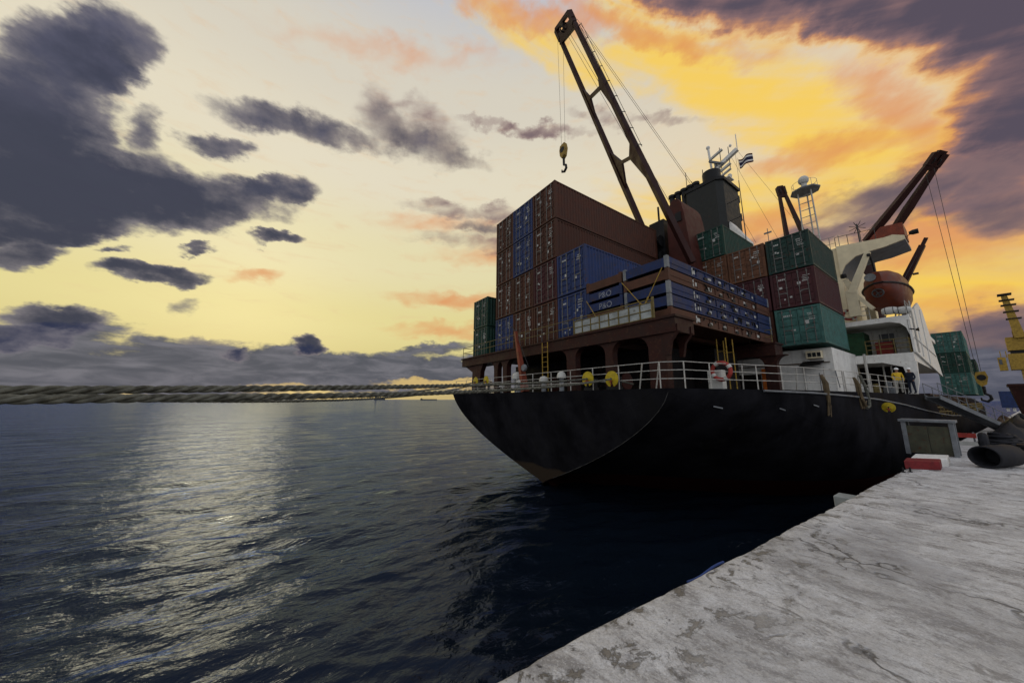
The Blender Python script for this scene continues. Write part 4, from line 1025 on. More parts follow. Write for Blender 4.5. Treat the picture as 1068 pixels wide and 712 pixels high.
# patches of blue paint on the dark green doors
G3 = 'containers stacked forward of the superstructure'
for x, y, n_, cn in ((-2.55, 69, 3, 'nearer column forward of the white side screen'), (-2.2, 83, 2, 'farther column forward of the white side screen')):
    for t in range(n_):
        container('c', 12.19, 2.58, ['teal', 'green', 'teal'][t], (x, y, EYE+.8+t*2.6), f"{['pale teal','green','pale teal'][t]} container, {['bottom','middle','top'][t]} of the {cn}", G3)

# ------------------------------------------------------------------ folded flat racks
def text_mesh(body, size, mtl, parent, loc, rot):
    cu = bpy.data.curves.new('lettering', 'FONT'); cu.body = body; cu.size = size; cu.extrude = .004; cu.align_x = 'CENTER'
    o = bpy.data.objects.new('lettering', cu); C.objects.link(o)
    dg = bpy.context.evaluated_depsgraph_get(); me = bpy.data.meshes.new_from_object(o.evaluated_get(dg)); bpy.data.objects.remove(o)
    me.materials.clear(); me.materials.append(mtl)
    o2 = bpy.data.objects.new('lettering', me); C.objects.link(o2); o2.parent = parent; o2.location = loc; o2.rotation_euler = rot
    return o2
def flatrack(x, y, z, matkey, label, th=.60, L=12.19, lettering=None, pale=False):
    w = 1.219; root = thing('flat_rack', (x, y, z), label, 'flat rack', 'folded flat racks stacked at the stern corner')
    mb = MB()                                     # deck and longitudinal beams with flanges
    mb.box((-w+.1, .2, th*.35), (w-.1, L-.2, th*.55))
    for sx in (-1, 1):
        xa, xb = sorted((sx*(w-.12), sx*(w-.05))); mb.box((xa, 2.25, .06), (xb, L-2.25, th-.10))
        xa, xb = sorted((sx*(w-.2), sx*w)); mb.box((xa, .2, .0), (xb, L-.2, .06)); mb.box((xa, 2.3, th-.11), (xb, L-2.3, th-.05))
        for k in range(8):                        # stiffeners
            yy = 2.7+k*.97; xa, xb = sorted((sx*(w-.05), sx*(w-.01))); mb.box((xa, yy, .062), (xb, yy+.03, th-.112))
    base_ = mb
    for y0, y1 in ((.02, 2.2), (L-2.2, L-.02)):   # folded end walls lying on the deck
        mb = MB()
        mb.box((-w+.13, y0+.1, th*.58), (w-.13, y1-.1, th*.86))
        for sx in (-1, 1):
            xa, xb = sorted((sx*w, sx*(w-.16))); mb.box((xa, y0+.14, th*.42), (xb, y1, th*.92))
            xa, xb = sorted((sx*(w-.02), sx*(w-.14))); mb.box((xa, y0+.14, .062), (xb, y1, th*.44))
        mb.build('end_wall', MT[matkey], root, off=(0, 0, 0))
    for ya, yb in ((.0, .08), (L-.08, L)):
        mb = MB(); mb.box((-w+.17, ya, .05), (w-.17, yb, th-.1)); mb.build('end_beam', MT[matkey], root, off=(0, 0, 0))
    for sx in (-1, 1):
        for y0 in (-.004, L-.178):
            mb = MB(); xa, xb = sorted((sx*(w+.004), sx*(w-.165))); mb.box((xa, y0, 0), (xb, y0+.182, th-.01))
            mb.build('corner_post', MT['grey' if pale else matkey], root, off=(0, 0, 0))
    mb = MB()
    for sx in (-1, 1):
        xa, xb = sorted((sx*(w-.01), sx*(w+.012)))
        mb.box((xa, 2.22, .1), (xb, 2.29, .26)); mb.box((xa, 2.22, th-.3), (xb, 2.29, th-.13))
        for k in range(6):
            yy = 2.42+k*1.45+random.uniform(-.15, .15); xa2, xb2 = sorted((sx*(w-.048), sx*(w-.038)))
            h_ = random.uniform(.1, .2); mb.box((xa2, yy, .2), (xb2, yy+random.uniform(.18, .4), .2+h_))
    base_.paint(mb)
    mb = MB()
    for k in range(9):
        yy = random.uniform(2.4, L-2.4); hh_ = random.uniform(.08, .3)
        mb.bar((w+.004, yy, th-.12), (w+.03, yy+random.uniform(-.25, .25), th-.12-hh_), .05, .04)
    base_.paint(mb)
    mb = MB()
    for sx in (-1, 1):
        for k in range(4):
            yy = 3.5+k*1.6; xa, xb = sorted((sx*(w-.045), sx*(w+.005))); mb.box((xa, yy, .08), (xb, yy+.32, .24))
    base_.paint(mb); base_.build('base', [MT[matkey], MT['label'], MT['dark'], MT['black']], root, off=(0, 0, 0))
    if lettering:
        text_mesh(lettering, .46, MT['dimlabel'], root, (.1, -.008, .09), (R(90), 0, 0))
    return root
gl = [('frack', 'brown flat rack, lowest of the stack at the stern corner'), ('navy', 'navy blue flat rack, second from the bottom at the stern corner'), ('navy', 'navy blue flat rack just below the brown one at the stern corner'), ('frack', 'brown flat rack sandwiched between blue ones near the top of the stern corner stack'), ('navy', 'navy blue flat rack, topmost of the stern corner stack')]
for t, (c, lab) in enumerate(gl):
    flatrack(-9.13, YS, ZB+t*.62, c, lab, pale=(c == 'navy'))
fl = [('frack', 'brown flat rack, lowest of the inner stack beside the blue containers', None), ('frack', 'rusty brown flat rack below the two lettered blue ones', None), ('navy', 'lower blue flat rack with white lettering beside the blue containers', 'P&O'), ('navy', 'upper blue flat rack with white lettering beside the blue containers', 'P&O'), ('frack', 'brown flat rack, topmost of the inner stack beside the blue containers', None)]
for t, (c, lab, tx) in enumerate(fl):
    flatrack(-11.68, YS, ZB+t*.62, c, lab, lettering=tx)
# lashing rods on the flat racks
for i, (a, b_, lab) in enumerate((((-10.35, 14.2, 6.0), (-9.1, 14.05, 4.4), 'thin lashing rod slanting down across the brown and blue rack ends'), ((-8.1, 14.2, 6.1), (-9.0, 14.05, 4.5), 'thin lashing rod slanting left from the pale corner post'), ((-12.8, 14.2, 5.6), (-11.9, 14.05, 4.3), 'thin lashing rod slanting down in front of the lettered racks'))):
    mb = MB(); mb.tube([V(*a), V(*b_)], .022, 5); mb.bar(Vector(V(*a)).lerp(Vector(V(*b_)), .8), V(*b_), .06, .06)
    single(mb, 'lashing_rod', MT['ladder'], V(*b_), lab, 'lashing rod', 'lashing rods at the stern')

# ------------------------------------------------------------------ loose things on the ship
# lifeboat
lbx, lby0, lbl, lbz = -3.95, 36.6, 8.6, 8.8
lf = thing('lifeboat', V(lbx, lby0, lbz-1.6), 'orange enclosed lifeboat hanging under the bridge wing', 'lifeboat')
def sect(t, top):
    """half breadth, keel and roof factors along the boat."""
    w = (1-abs(2*t-1)**2.6)**.75
    return w
def boat_part(top):
    mb = MB(); NS = 15; K = 9; rows = []
    for i in range(NS):
        t = .02+.96*i/(NS-1); w = 1.26*max(.05, sect(t, top)); y = lby0+t*lbl; row = []
        for k in range(K):
            a = math.pi*k/(K-1)
            if top: row.append((lbx+w*.96*math.copysign(abs(math.cos(a))**.6, math.cos(a)), y, EYE+lbz+.08+1.3*(.55+.45*max(.1, sect(t, 1)))*math.sin(a)**.75))
            else: row.append((lbx+w*math.copysign(abs(math.cos(a))**.75, math.cos(a)), y, EYE+lbz-1.65*max(.25, sect(t, 0))*math.sin(a)**.9))
        rows.append(row)
    for r_ in rows: mb.v += r_
    mb.f = [(i*K+j, i*K+j+1, (i+1)*K+j+1, (i+1)*K+j) for i in range(NS-1) for j in range(K-1)]
    mb.f += [tuple(range(K)), tuple(range((NS-1)*K, NS*K))[::-1]]+[(i*K, (i+1)*K, (i+1)*K+K-1, i*K+K-1) for i in range(NS-1)]
    return mb
boat_part(False).build('boat_hull', MT['orange'], lf, angle=50)
cpy = boat_part(True).build('canopy', MT['orange'], lf, angle=50)
mb = MB(); mb.lathe([(.32, -.05), (.32, .05)], V(lbx-.35, lby0+.12, lbz+.55), 12, 'y'); mb.build('hatch', MT['grey'], cpy)
mb = MB(); mb.box((lbx-.5, lby0+4.6, EYE+lbz+1.2), (lbx+.5, lby0+5.6, EYE+lbz+1.7)); mb.build('conning_hood', MT['orange'], cpy)
pts = []
for sgn in (1, -1):
    rngk = range(15) if sgn > 0 else range(14, -1, -1)
    for i in rngk:
        t = .02+.96*i/14; pts.append((lbx+sgn*(1.28*max(.05, sect(t, 0))+.02), lby0+t*lbl, EYE+lbz+.03))
mb = MB(); mb.tube(pts+[pts[0]], .07, 6, caps=False); mb.build('fender_rail', MT['black'], lf)
mb = MB(); mb.torus(V(lbx-.1, lby0+.15, lbz-.75), .3, .05, 14, 6, 'y'); mb.tube([V(lbx-.1, lby0+.9, lbz-.8), V(lbx-.1, lby0+.02, lbz-.8)], .05, 6)
for k in range(3): t = k*2.1; mb.bar(V(lbx-.1, lby0+.1, lbz-.75), V(lbx-.1+.24*math.cos(t), lby0+.1, lbz-.75+.24*math.sin(t)), .14, .04)
mb.build('propeller', MT['steel'], lf)
# life rafts
for x, z, lab in ((-3.62, 6.52, 'white life raft canister on the boat deck nearer the davit'), (-2.98, 6.42, 'white life raft canister at the outer edge of the boat deck')):
    r_ = thing('life_raft', V(x, 36.5, z-.4), lab, 'life raft', 'life raft canisters on the boat deck')
    mb = MB(); mb.lathe([(.08, -.42), (.2, -.38), (.27, -.2), (.28, -.02), (.28, .02), (.27, .2), (.2, .38), (.08, .42)], V(x, 36.5, z), 14, 'x'); mb.build('canister', MT['boatwhite'], r_)
    mb = MB()
    for dx in (-.2, .2): mb.torus(V(x+dx, 36.5, z), .275, .018, 16, 5, 'x')
    mb.build('strap', MT['black'], r_)
    mb = MB(); 
    for dx in (-.25, .25): mb.bar(V(x+dx, 36.3, z-.5), V(x+dx, 36.7, z-.28), .06, .06); mb.bar(V(x+dx, 36.2, z-.52), V(x+dx, 36.8, z-.52), .06, .06)
    mb.build('cradle', MT['grey'], r_)
# lifebuoys
def lifebuoy(c, R_, label, cats=('red', 'label')):
    r_ = thing('lifebuoy', c, label, 'lifebuoy', 'lifebuoys on the ship rails')
    mb = MB(); mb.torus(c, R_, R_*.24, 24, 8, 'y'); mb.build('ring', MT['red'], r_)
    for k in range(4):
        mb = MB(); t = k*math.pi/2+.5; cc = Vector(c)+Vector((R_*math.cos(t), 0, R_*math.sin(t)))
        d = Vector((-math.sin(t), 0, math.cos(t))); mb.tube([cc-d*.07*R_/.38, cc+d*.07*R_/.38], R_*.265, 10)
        mb.build('band', MT['label'], r_)
lifebuoy(V(-6.55, 15.45, 1.22), .36, 'red and white lifebuoy on the stern deck rail right of the frame pillar')
lifebuoy(V(-5.65, 36.0, 6.55), .36, 'red and white lifebuoy on the boat deck rail beside the davit')
# life jacket/locker box beside first buoy
mb = MB(); mb.box((-7.25, 15.7, EYE+.47), (-6.65, 16.1, EYE+1.3)); mb2 = single(mb, 'deck_locker', MT['boatwhite'], V(-6.95, 15.9, .47), 'white locker standing behind the lifebuoy on the stern deck', 'locker'); bevel(mb2, .03)
# rat guards on the mooring lines
GUARD = 'yellow rat guards on the mooring lines'
def ratguard(c, label, R_=.45):
    r_ = thing('rat_guard', c, label, 'rat guard', GUARD)
    c = Vector(c); mb = MB(); vs_ = []; n = 28
    for k in range(n+1):
        t = R(-75)+k/n*R(330)
        for rr, yy in ((R_, -.01), (R_*.16, -.06), (R_*.16, -.045), (R_, .01)): vs_.append(c+Vector((rr*math.cos(t), yy, rr*math.sin(t))))
    mb.add(vs_, [(i*4+j, i*4+(j+1) % 4, (i+1)*4+(j+1) % 4, (i+1)*4+j) for i in range(n) for j in range(4)]+[(0, 1, 2, 3), tuple(n*4+j for j in (3, 2, 1, 0))])
    mb.build('disc', MT['yellow'], r_)
    mb = MB(); mb.tube([c+Vector((0, -.07, -R_*.16)), c+Vector((0, -.07, -R_*.75))], .02, 5); mb.tube([c+Vector((-.1, -.07, -R_*.3)), c+Vector((.1, -.07, -R_*.3))], .02, 5); mb.build('clamp', MT['red'], r_)
    return r_
guards = [bpx(496, 398, 12.1), bpx(507, 397, 12.1), bpx(613, 395, 12.1), bpx(638, 395, 12.1)]
for c, lab in zip(guards, ('yellow rat guard at the left corner of the transom', 'yellow rat guard second from the left corner of the transom', 'yellow rat guard at the middle of the stern rail left of its twin', 'yellow rat guard at the middle of the stern rail nearer the frame pillar')):
    ratguard(tuple(c), lab, .35)
ratguard((SX+hullw(28, -.35)+.35, 28, EYE-.37), 'yellow rat guard hanging low on the hull side behind the cabinet', .27)
# ropes hanging over the side
for (y, L_, lab) in ((21.5, 1.15, 'frayed rope bundle hanging over the hull side from the rail'), (25.2, .8, 'short frayed rope bundle hanging on the hull farther forward')):
    mb = MB(); p = Vector(de(y, .1)); 
    for k in range(9):
        q = Vector((.10+random.uniform(-.04, .08), random.uniform(-.16, .16), 0)); e = L_*random.uniform(.55, 1.0)
        top_ = p+Vector((0, q.y*.5, .75)); mid_ = p+q+zz*(-.1)
        sw = Vector((.1+hullw(y, -1)-hullw(y, .4), 1.0*k/16, 0))
        mb.tube([top_, p+q+zz*.35, mid_, mid_+sw*.5-zz*e*.5, mid_+sw+Vector((0, random.uniform(-.1, .3), 0))-zz*e, mid_+sw+Vector((.0, random.uniform(.1, .5), -e+random.uniform(-.1, .15)))], [.05, .05, .05, .045, .04, .03], 5)
    single(mb, 'rope_bundle', MT['tarp'], tuple(p), lab, 'rope', 'rope bundles hanging over the ship side')
mb = MB(); p = Vector(de(26.0, .1)); mb.tube([p+zz*.9, p+Vector((.12, .1, .3)), p+Vector((.15, .3, -.4)), p+Vector((.15, .15, -.75)), p+Vector((.12, -.35, -.85))], .07, 6)
single(mb, 'hawser', MT['rope'], tuple(p), 'pale rope loop hanging beside the larger frayed bundle on the hull', 'rope')
# flag
fg = MB(); nx = 14; rows = [0, 1/6, 2/6, 4/6, 5/6, 1]
a = bpx(770, 166.5, 50); W_, H_ = 1.65, 1.35
def fpt(s_, t): return (a.x+s_*W_, 50+.22*math.sin(s_*7+t*1.2), a.z-t*H_*(1-.06*s_)-.05*math.sin(s_*6)-.02)
flag = thing('flag', tuple(a), 'small striped flag flying from the signal yard of the radar mast', 'flag')
for r0, r1, mk in ((0, 1/6, 'flagr'), (1/6, 2/6, 'flagw'), (2/6, 4/6, 'flagb'), (4/6, 5/6, 'flagw'), (5/6, 1, 'flagr')):
    mb = MB(); vs_ = []
    for i in range(nx+1):
        s_ = i/nx
        x0, y0, z0 = fpt(s_, r0); x1, y1, z1 = fpt(s_, r1)
        vs_ += [(x0, y0-.012, z0), (x1, y1-.012, z1), (x1, y1+.012, z1), (x0, y0+.012, z0)]
    mb.add(vs_, [(i*4+j, i*4+(j+1) % 4, (i+1)*4+(j+1) % 4, (i+1)*4+j) for i in range(nx) for j in range(4)]+[(0, 1, 2, 3), tuple(nx*4+j for j in (3, 2, 1, 0))])
    mb.build('stripe', MT[mk], flag)
mb = MB(); mb.tube([tuple(a+Vector((-.05, 0, .3))), tuple(a+Vector((-.05, 0, -1.9)))], .015, 4); mb.build('halyard', MT['steel'], flag)

# ------------------------------------------------------------------ people on deck
def person(loc, label, face, top_mat, leg_mat, arm=0.0):
    """standing figure: skin-modifier body, clothes and helmet as children."""
    root = thing('person', loc, label, 'person', 'crew on the side deck')
    vv = [(0, 0, .95), (0, 0, 1.15), (0, 0, 1.38), (0, 0, 1.48), (0, .01, 1.56),
          (-.19, 0, 1.40), (-.25, .03, 1.14), (-.22, -.12-arm*.1, .94), (-.20, -.18-arm*.1, .86),
          (.19, 0, 1.40), (.26, .02, 1.14), (.24, -.10, .93), (.23, -.15, .85),
          (-.10, 0, .90), (-.11, -.02, .50), (-.12, .02, .09), (-.12, -.13, .04),
          (.10, 0, .90), (.12, .02, .50), (.13, .06, .09), (.13, -.09, .04)]
    ee = [(0, 1), (1, 2), (2, 3), (3, 4), (2, 5), (5, 6), (6, 7), (7, 8), (2, 9), (9, 10), (10, 11), (11, 12), (0, 13), (13, 14), (14, 15), (15, 16), (0, 17), (17, 18), (18, 19), (19, 20)]
    rad = [(.16, .11), (.145, .105), (.17, .11), (.065, .065), (.06, .06), (.065, .065), (.05, .05), (.038, .038), (.04, .025), (.065, .065), (.05, .05), (.038, .038), (.04, .025), (.10, .10), (.068, .07), (.05, .05), (.05, .035), (.10, .10), (.068, .07), (.05, .05), (.05, .035)]
    me = bpy.data.meshes.new('body'); me.from_pydata(vv, ee, []); o = bpy.data.objects.new('body', me); C.objects.link(o)
    sk = o.modifiers.new('skin', 'SKIN'); o.modifiers.new('sub', 'SUBSURF').levels = 2
    for v_, rr in zip(me.skin_vertices[0].data, rad): v_.radius = rr
    me.skin_vertices[0].data[0].use_root = True
    dg = bpy.context.evaluated_depsgraph_get(); nm = bpy.data.meshes.new_from_object(o.evaluated_get(dg)); bpy.data.objects.remove(o)
    nm.materials.clear()
    for k in (leg_mat, top_mat, 'skin', 'black'): nm.materials.append(MT[k])
    for p in nm.polygons:
        c = p.center
        p.material_index = 3 if c.z < .1 else 0 if c.z < .93 and abs(c.x) < .2 else 2 if (c.z > 1.44 or (c.z < .92 and abs(c.x) > .19)) else 1
        p.use_smooth = True
    b = bpy.data.objects.new('body', nm); C.objects.link(b); b.parent = root
    h = MB(); h.ball((0, -.015, 1.635), .076, .094, .115, 14, 10); h.ball((0, -.112, 1.625), .014, .02, .018, 6, 5)
    for sx in (-1, 1): h.ball((sx*.077, 0, 1.63), .012, .022, .032, 6, 5)
    h.build('head', MT['skin'], root, off=(0, 0, 0))
    h = MB(); h.lathe([(.112, .0), (.125, .005), (.112, .02), (.105, .07), (.07, .12), (.02, .14)], (0, -.01, 1.655), 14); h.build('helmet', MT['helmet'], root, off=(0, 0, 0))
    root.rotation_euler = (0, 0, face)
    return root
person(V(-3.72, 35.2, .465), 'person in a yellow vest, pale trousers and white helmet at the rail', R(20), 'vest', 'pants', 1.0)
person(V(-3.20, 35.6, .465), 'person in dark clothes and white helmet beside the curved white pillar', R(-30), 'cloth', 'cloth')

# ------------------------------------------------------------------ mooring ropes
def rope(pts, rad, label, strands=3, pitch=.42, seg=.035, group='mooring ropes from the stern', fine_until=1e9):
    P = [Vector(p) for p in pts]; path = []
    for i in range(len(P)-1):
        L = (P[i+1]-P[i]).length; n = max(2, int(L/seg))
        for k in range(n): path.append(P[i].lerp(P[i+1], k/n))
    path.append(P[-1]); mb = MB()
    lens = [0]
    for i in range(1, len(path)): lens.append(lens[-1]+(path[i]-path[i-1]).length)
    for s_ in range(strands):
        q = []
        for i, p in enumerate(path):
            d = (path[min(i+1, len(path)-1)]-path[max(i-1, 0)]).normalized(); a = d.cross(zz).normalized(); b = a.cross(d)
            t = 2*math.pi*(lens[i]/pitch+s_/strands); q.append(p+(a*math.cos(t)+b*math.sin(t))*rad*.52)
        mb.tube(q, rad*.56, 7)
    return single(mb, 'mooring_rope', MT['rope'], tuple(P[0]), label, 'rope', group, angle=60)
def sag(a, b, s_, n=10):
    a, b = Vector(a), Vector(b)
    return [a.lerp(b, k/n)-zz*(4*s_*(k/n)*(1-k/n)) for k in range(n+1)]
def at_depth(u, v, D):
    d = Fv*FPX+Rv*(u-534)-Uv*(v-356); return Vector((0, 0, EYE))+d*(D/FPX)
bol = Vector((-.9, -9.5, QZ+.35))
def through(g, mid, s_):
    """from the guard down to the quay bollard, passing the point where it leaves the picture."""
    g, mid = Vector(g), Vector(mid); 
    return sag(g, mid, s_, 14)[:-1]+sag(mid, bol+Vector((random.uniform(-.1, .1), 0, random.uniform(-.1, .1))), .05, 6)
inb = lambda g: [tuple(Vector(g)+Vector((.05, 1.2, -.1)))]
e1 = at_depth(-8, 407, 2.75); e2 = at_depth(-8, 416.5, 2.6)
rope([Vector(guards[2])+Vector((.1, 1.4, -.15))]+through(guards[2], e1, .10), .041, 'thick twisted mooring rope, the upper of the two crossing the left half')
rope([Vector(guards[3])+Vector((.1, 1.4, -.2))]+through(guards[3], e2, .18), .041, 'thick twisted mooring rope, the lower of the two crossing the left half')
bol2 = Vector((-1.5, -12.5, QZ+.35))
for g, v_, s_, lab in ((guards[0], 412.5, .35, 'thinner mooring rope behind, ending at the left corner rat guard'), (guards[1], 414.5, .5, 'thinner mooring rope behind, ending at the second rat guard from the corner')):
    mid = at_depth(40, v_, 4.6)
    rope([Vector(g)+Vector((.1, 1.2, -.2))]+sag(g, mid, s_, 14)[:-1]+sag(mid, bol2, .05, 5), .034, lab, seg=.06)
for b_, lab in ((bol, 'black cast bollard holding the two thick ropes behind the viewer'), (bol2, 'black cast bollard holding the two thinner ropes behind the viewer')):
    mb = MB(); mb.lathe([(.34, -.35), (.34, -.28), (.2, -.22), (.19, .1), (.3, .18), (.3, .26), (.12, .32)], b_, 18); single(mb, 'bollard', MT['black'], (b_.x, b_.y, QZ), lab, 'bollard', 'bollards on the quay')

# ------------------------------------------------------------------ things on the quay
# cabinet
cb = thing('cabinet', (-1.8, 22.6, QZ), 'olive panelled steel cabinet with pale grey frame standing at the quay edge', 'cabinet')
x0, x1, y0, y1, h = -2.52, -1.12, 22.2, 23.2, 1.32
mb = MB()
for x in (x0, x1-.14):
    for y in (y0, y1-.14):
        mb = MB(); mb.box((x, y, QZ-.01), (x+.14, y+.14, QZ+h)); bevel(mb.build('post', MT['grey'], cb), .01)
mb = MB(); mb.box((x0-.06, y0-.06, QZ+h+.002), (x1+.06, y1+.06, QZ+h+.10)); bevel(mb.build('top', MT['grey'], cb), .012)
for a, b_ in ((x0+.145, (x0+x1)/2-.006), ((x0+x1)/2+.006, x1-.145)):
    mb = MB(); mb.box((a, y0+.05, QZ+.06), (b_, y0+.08, QZ+h-.16)); mb.build('panel', MT['olive'], cb)
mb = MB(); mb.box((x1-.06, y0+.145, QZ+.06), (x1-.03, y1-.145, QZ+h-.05)); mb.build('side_panel', MT['grey'], cb)
mb = MB(); mb.box((x0+.03, y0+.145, QZ+.06), (x0+.06, y1-.145, QZ+h-.05)); mb.build('side_panel', MT['grey'], cb)
# kerb blocks
def block(pts, h, mtl, label):
    mb = MB(); mb.prism(pts, QZ-.002, QZ+h, 'z'); cx = sum(p[0] for p in pts)/4; cy = sum(p[1] for p in pts)/4
    o = single(mb, 'kerb_block', MT[mtl], (cx, cy, QZ), label, 'kerb block', 'painted kerb blocks on the quay'); bevel(o, .025, 3); return o
block([(-2.03, 17.15), (-1.33, 17.75), (-1.36, 18.65), (-2.06, 18.05)], .27, 'kerbred', 'dark red painted concrete kerb block at the quay edge')
block([(-1.98, 18.25), (-1.24, 18.85), (-1.27, 20.2), (-2.01, 19.6)], .27, 'kerbwhite', 'white painted concrete kerb block behind the red one')
# fender cylinder (hollow rubber)
fd = MB(); fdc = Vector((-.50, 19.5, QZ+.365)); ax = Vector((.34, 1.0, 0)).normalized(); sd_ = Vector((ax.y, -ax.x, 0))
n = 28; prof = [(.27, .85), (.31, .03), (.32, .0), (.35, 0), (.365, .03), (.365, .7), (.376, .78), (.365, .86), (.365, 1.5), (.35, 1.53), (.31, 1.53), (.27, 1.1)]
vs_ = []
for r_, hh in prof:
    for k in range(n):
        t = 2*math.pi*k/n; vs_.append(fdc+ax*hh+(sd_*math.cos(t)*1.02+zz*math.sin(t)*.98)*r_)
L_ = len(prof)
fd.add(vs_, [(i*n+k, i*n+(k+1) % n, (i+1)*n+(k+1) % n, (i+1)*n+k) for i in range(L_-1) for k in range(n)]+[tuple(range(n)), tuple(range((L_-1)*n, L_*n))])
single(fd, 'dock_fender', MT['rubber'], (fdc.x, fdc.y, QZ), 'worn black hollow rubber fender lying on the quay', 'fender')
# second dark fender ring behind
mb = MB(); mb.torus((-.55, 24.6, QZ+.42), .34, .14, 22, 10, 'x'); single(mb, 'tyre', MT['rubber'], (-.55, 24.6, QZ), 'black tyre fender standing behind the rubber cylinder', 'tyre')
# small red and white barrier
bt = thing('barrier', (-1.15, 26.0, QZ), 'small red and white barrier behind the cabinet and fender', 'barrier')
mb = MB(); mb.box((-1.45, 26, QZ+.55), (-.75, 26.06, QZ+.75)); mb.build('board', MT['red'], bt)
mb = MB(); mb.box((-1.45, 26, QZ+.2), (-.75, 26.06, QZ+.38)); mb.build('board', MT['label'], bt)
mb = MB()
for x in (-1.4, -.85): mb.box((x, 26.07, QZ), (x+.06, 26.13, QZ+.8))
mb.build('post', MT['grey'], bt)
# mooring bollard, rope heap, mound
mb = MB(); mb.lathe([(.26, 0), (.26, .05), (.16, .08), (.15, .32), (.24, .38), (.22, .46), (.05, .5)], (.42, 25.0, QZ), 16); single(mb, 'bollard', MT['black'], (.42, 25, QZ), 'low dark bollard on the quay to the right of the fender', 'bollard', 'bollards on the quay')
mb = MB()
for k in range(16):
    rr = .5-.02*k; t0 = random.uniform(0, 6); c = Vector((-.15+random.uniform(-.1, .1), 30+random.uniform(-.3, .3), QZ+.05+k*.035))
    mb.tube([c+Vector((rr*1.4*math.cos(t0+a), rr*2.2*math.sin(t0+a), 0)) for a in np.linspace(0, 6, 18)], .055, 6)
single(mb, 'rope_coil', MT['rubber'], (-.15, 30, QZ), 'dark coil of heavy rope lying on the quay beyond the fender', 'rope coil')
# timber fender head at the quay wall, blue hose and rusty bolts
mb = MB(); mb.box((-2.66, 11.6, QZ-1.6), (-2.30, 12.1, QZ-.12)); o = single(mb, 'fender_post', MT['panel'], (-2.5, 11.8, QZ-1.6), 'weathered pale fender post on the quay wall below the kerb blocks', 'fender post'); bevel(o, .02)
mb = MB(); mb.tube([(qx(y)-.035+.01*math.sin(y*7), y, QZ-.05+.012*math.sin(y*5)) for y in np.linspace(4.5, 5.4, 24)], .016, 8); single(mb, 'hose', MT['bluep'], (qx(4.9), 4.9, QZ-.05), 'thin blue hose running along the quay edge', 'hose')
for (x, y, lab) in ((-1.98, 16.3, 'rusty anchor bolt left in the quay below the red block, nearer the edge'), (-1.86, 16.55, 'rusty anchor bolt left in the quay below the red block, farther from the edge')):
    mb = MB(); mb.lathe([(.05, 0), (.05, .02), (.022, .022), (.022, .14)], (x, y, QZ), 8); single(mb, 'anchor_bolt', MT['black'], (x, y, QZ), lab, 'bolt', 'anchor bolts in the quay')
# dark heaps of gear farther along the quay
def heap(c, rx, ry, h, mk, label, seed):
    rr = random.Random(seed); mb = MB(); n, k = 18, 7; ph = [rr.uniform(0, 6) for _ in range(4)]
    for i in range(k):
        t = i/(k-1)
        for j in range(n):
            a = 2*math.pi*j/n; q = 1+.22*math.sin(3*a+ph[0])+.14*math.sin(5*a+ph[1]+t*2)+rr.uniform(-.06, .06)
            mb.v.append((c[0]+rx*q*(1-t)**.6*math.cos(a), c[1]+ry*q*(1-t)**.6*math.sin(a), QZ+h*(t**.8)*(1+.15*math.sin(2*a+ph[2]))))
    mb.f = [(i*n+j, i*n+(j+1) % n, (i+1)*n+(j+1) % n, (i+1)*n+j) for i in range(k-1) for j in range(n)]+[tuple(range((k-1)*n, k*n))]
    single(mb, 'tarpaulin_heap', MT[mk], (c[0], c[1], QZ), label, 'heap', 'covered heaps along the quay', angle=60)
heap((.25, 34), .8, 2.2, .95, 'rubber', 'dark covered heap on the quay nearest the gangway foot', 1)
heap((.75, 41), .9, 2.6, 1.25, 'black', 'taller black covered heap on the quay in front of the hopper', 2)
heap((.1, 46.5), .6, 1.8, 1.0, 'rusty', 'rusty brown heap of scrap beside the gangway on the quay', 3)
# brown hopper
hp_ = thing('hopper', (1.9, 52, QZ), 'dark brown steel hopper standing on the quay at the right edge', 'hopper')
mb = MB(); mb.add([(.75, 50, QZ+3.5), (3.6, 50, QZ+3.5), (3.6, 54, QZ+3.5), (.75, 54, QZ+3.5), (1.15, 50.6, QZ+.6), (3.2, 50.6, QZ+.6), (3.2, 53.4, QZ+.6), (1.15, 53.4, QZ+.6)], [(0, 1, 5, 4), (1, 2, 6, 5), (2, 3, 7, 6), (3, 0, 4, 7), (4, 5, 6, 7)]); mb.build('bin', MT['platform'], hp_)
mb = MB(); mb.box((.68, 49.93, QZ+3.4), (3.67, 50.0, QZ+3.6)); mb.box((.68, 50.0, QZ+3.4), (.745, 54, QZ+3.6))
for x in (1.1, 3.1):
    for y in (50.6, 53.3): mb.box((x, y, QZ), (x+.15, y+.15, QZ+1.6))
mb.build('leg_frame', MT['platform'], hp_)
# yellow harbour crane far along the quay
hc = thing('harbour_crane', (7, 180, QZ), 'yellow mobile harbour crane with tall lattice tower at the right edge', 'crane')
def cpx(u, v): return bpx(u, v, 180)
mb = MB(); a, b_ = cpx(1064, 352), cpx(1047, 309); mb.bar(a, b_, 1.9, 1.9, w1=1.1, h1=1.1); tw = mb.build('tower', MT['yellowm'], hc)
mb = MB(); p = cpx(1047, 308); mb.box((p.x-1.2, 178.6, p.z), (p.x+1.3, 181.4, p.z+.35)); 
for t in (.45, .62, .78, .9): q = a.lerp(b_, t); mb.box((q.x-1.2, 178.8, q.z-.12), (q.x+1.5, 181.2, q.z+.12))
mb.build('tower_platform', MT['black'], tw)
a, b_ = cpx(1041, 357), cpx(1041, 384)
def cbox(u0, v0, u1, v1, y0, y1, nm, mk, par=None):
    p, q = cpx(u0, v0), cpx(u1, v1); mb = MB(); mb.box((p.x, y0, q.z), (q.x, y1, p.z)); return mb.build(nm, MT[mk], par or hc)
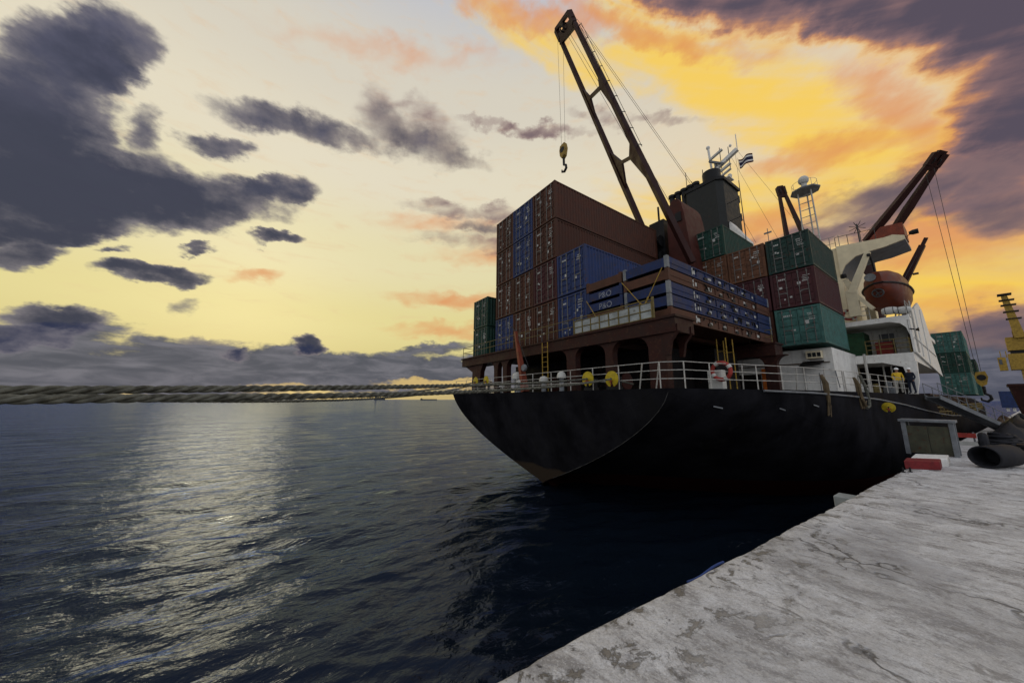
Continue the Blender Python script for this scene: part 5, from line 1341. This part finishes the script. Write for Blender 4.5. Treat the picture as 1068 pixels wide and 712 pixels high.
mh = cbox(1051, 369, 1090, 384, 180, 186, 'machinery_house', 'yellowm')
cbox(1040, 373, 1052, 386, 179.6, 183, 'operator_cab', 'yellowm')
cbox(1041.5, 375, 1046, 380, 179.5, 179.59, 'window', 'glass', mh)
cbox(1053, 362.8, 1085, 369.5, 180.5, 185, 'dark_neck', 'black')  # black block filling the dark gap between the yellow blocks
cbox(1048, 352, 1090, 363, 180, 186, 'counterweight', 'yellowm')
for u_ in (1043, 1049, 1056, 1062): cbox(u_, 366 if u_ < 1052 else 345, u_+.6, 373 if u_ < 1052 else 352, 180, 180.1, 'rail_post', 'yellowm')
mb = MB(); mb.box((a.x+2.8, 180.6, QZ+4), (a.x+7.4, 184.5, b_.z+.3)); mb.build('slewing_column', MT['yellowm'], hc)
mb = MB(); mb.box((a.x+.2, 174, QZ+1), (a.x+10, 186, QZ+4)); 
for k in range(4): mb.lathe([(.9, -.4), (.9, .4)], (a.x+1.5+k*2.3, 174, QZ+.9), 12, 'y')
mb.build('chassis', MT['black'], hc)
# blue box on a white pier
bx = thing('kiosk', (2.2, 130, QZ), 'small blue cabin on pale legs beside the harbour crane', 'cabin')
a, b_ = bpx(1041, 408, 130), bpx(1056, 425, 130)
mb = MB(); mb.box((a.x, 129, b_.z), (b_.x+.8, 133, a.z)); mb.build('cabin', MT['blue'], bx)
mb = MB(); mb.box((a.x+.5, 129.4, QZ), (a.x+.9, 132, b_.z)); mb.box((b_.x, 129.4, QZ), (b_.x+.4, 132, b_.z)); mb.build('leg', MT['white'], bx)

# ------------------------------------------------------------------ far ships on the horizon
def far_ship(u, L, h, label, tall):
    d = dir_ae(*ae(u, 416)); p = Vector((d.x, d.y, 0)).normalized()*3200
    root = thing('distant_ship', (p.x, p.y, 0), label, 'ship', 'ships on the horizon')
    ax = rt
    mb = MB()
    def slab(s0, s1, z0, z1, dep=8):
        vs_ = []
        for z in (z0, z1):
            for s_, q in ((s0, -dep), (s1, -dep), (s1, dep), (s0, dep)): vs_.append(p+ax*s_+fh*q+zz*z)
        mb.add(vs_, [(0, 3, 2, 1), (4, 5, 6, 7), (0, 1, 5, 4), (1, 2, 6, 5), (2, 3, 7, 6), (3, 0, 4, 7)])
    slab(-L/2, L/2, -2, h); mb.build('hull', MT['distant'], root)
    mb = MB(); slab(-L/2+4, -L/2+18, h, h+tall*.6, 6); slab(-L/2+7, -L/2+10, h+tall*.6, h+tall, 2); mb.build('deckhouse', MT['distant'], root)
far_ship(396, 90, 10, 'tiny grey ship with a tall deckhouse on the horizon left of the stern', 30)
far_ship(447, 150, 9, 'long low grey ship on the horizon just left of the stern', 8)
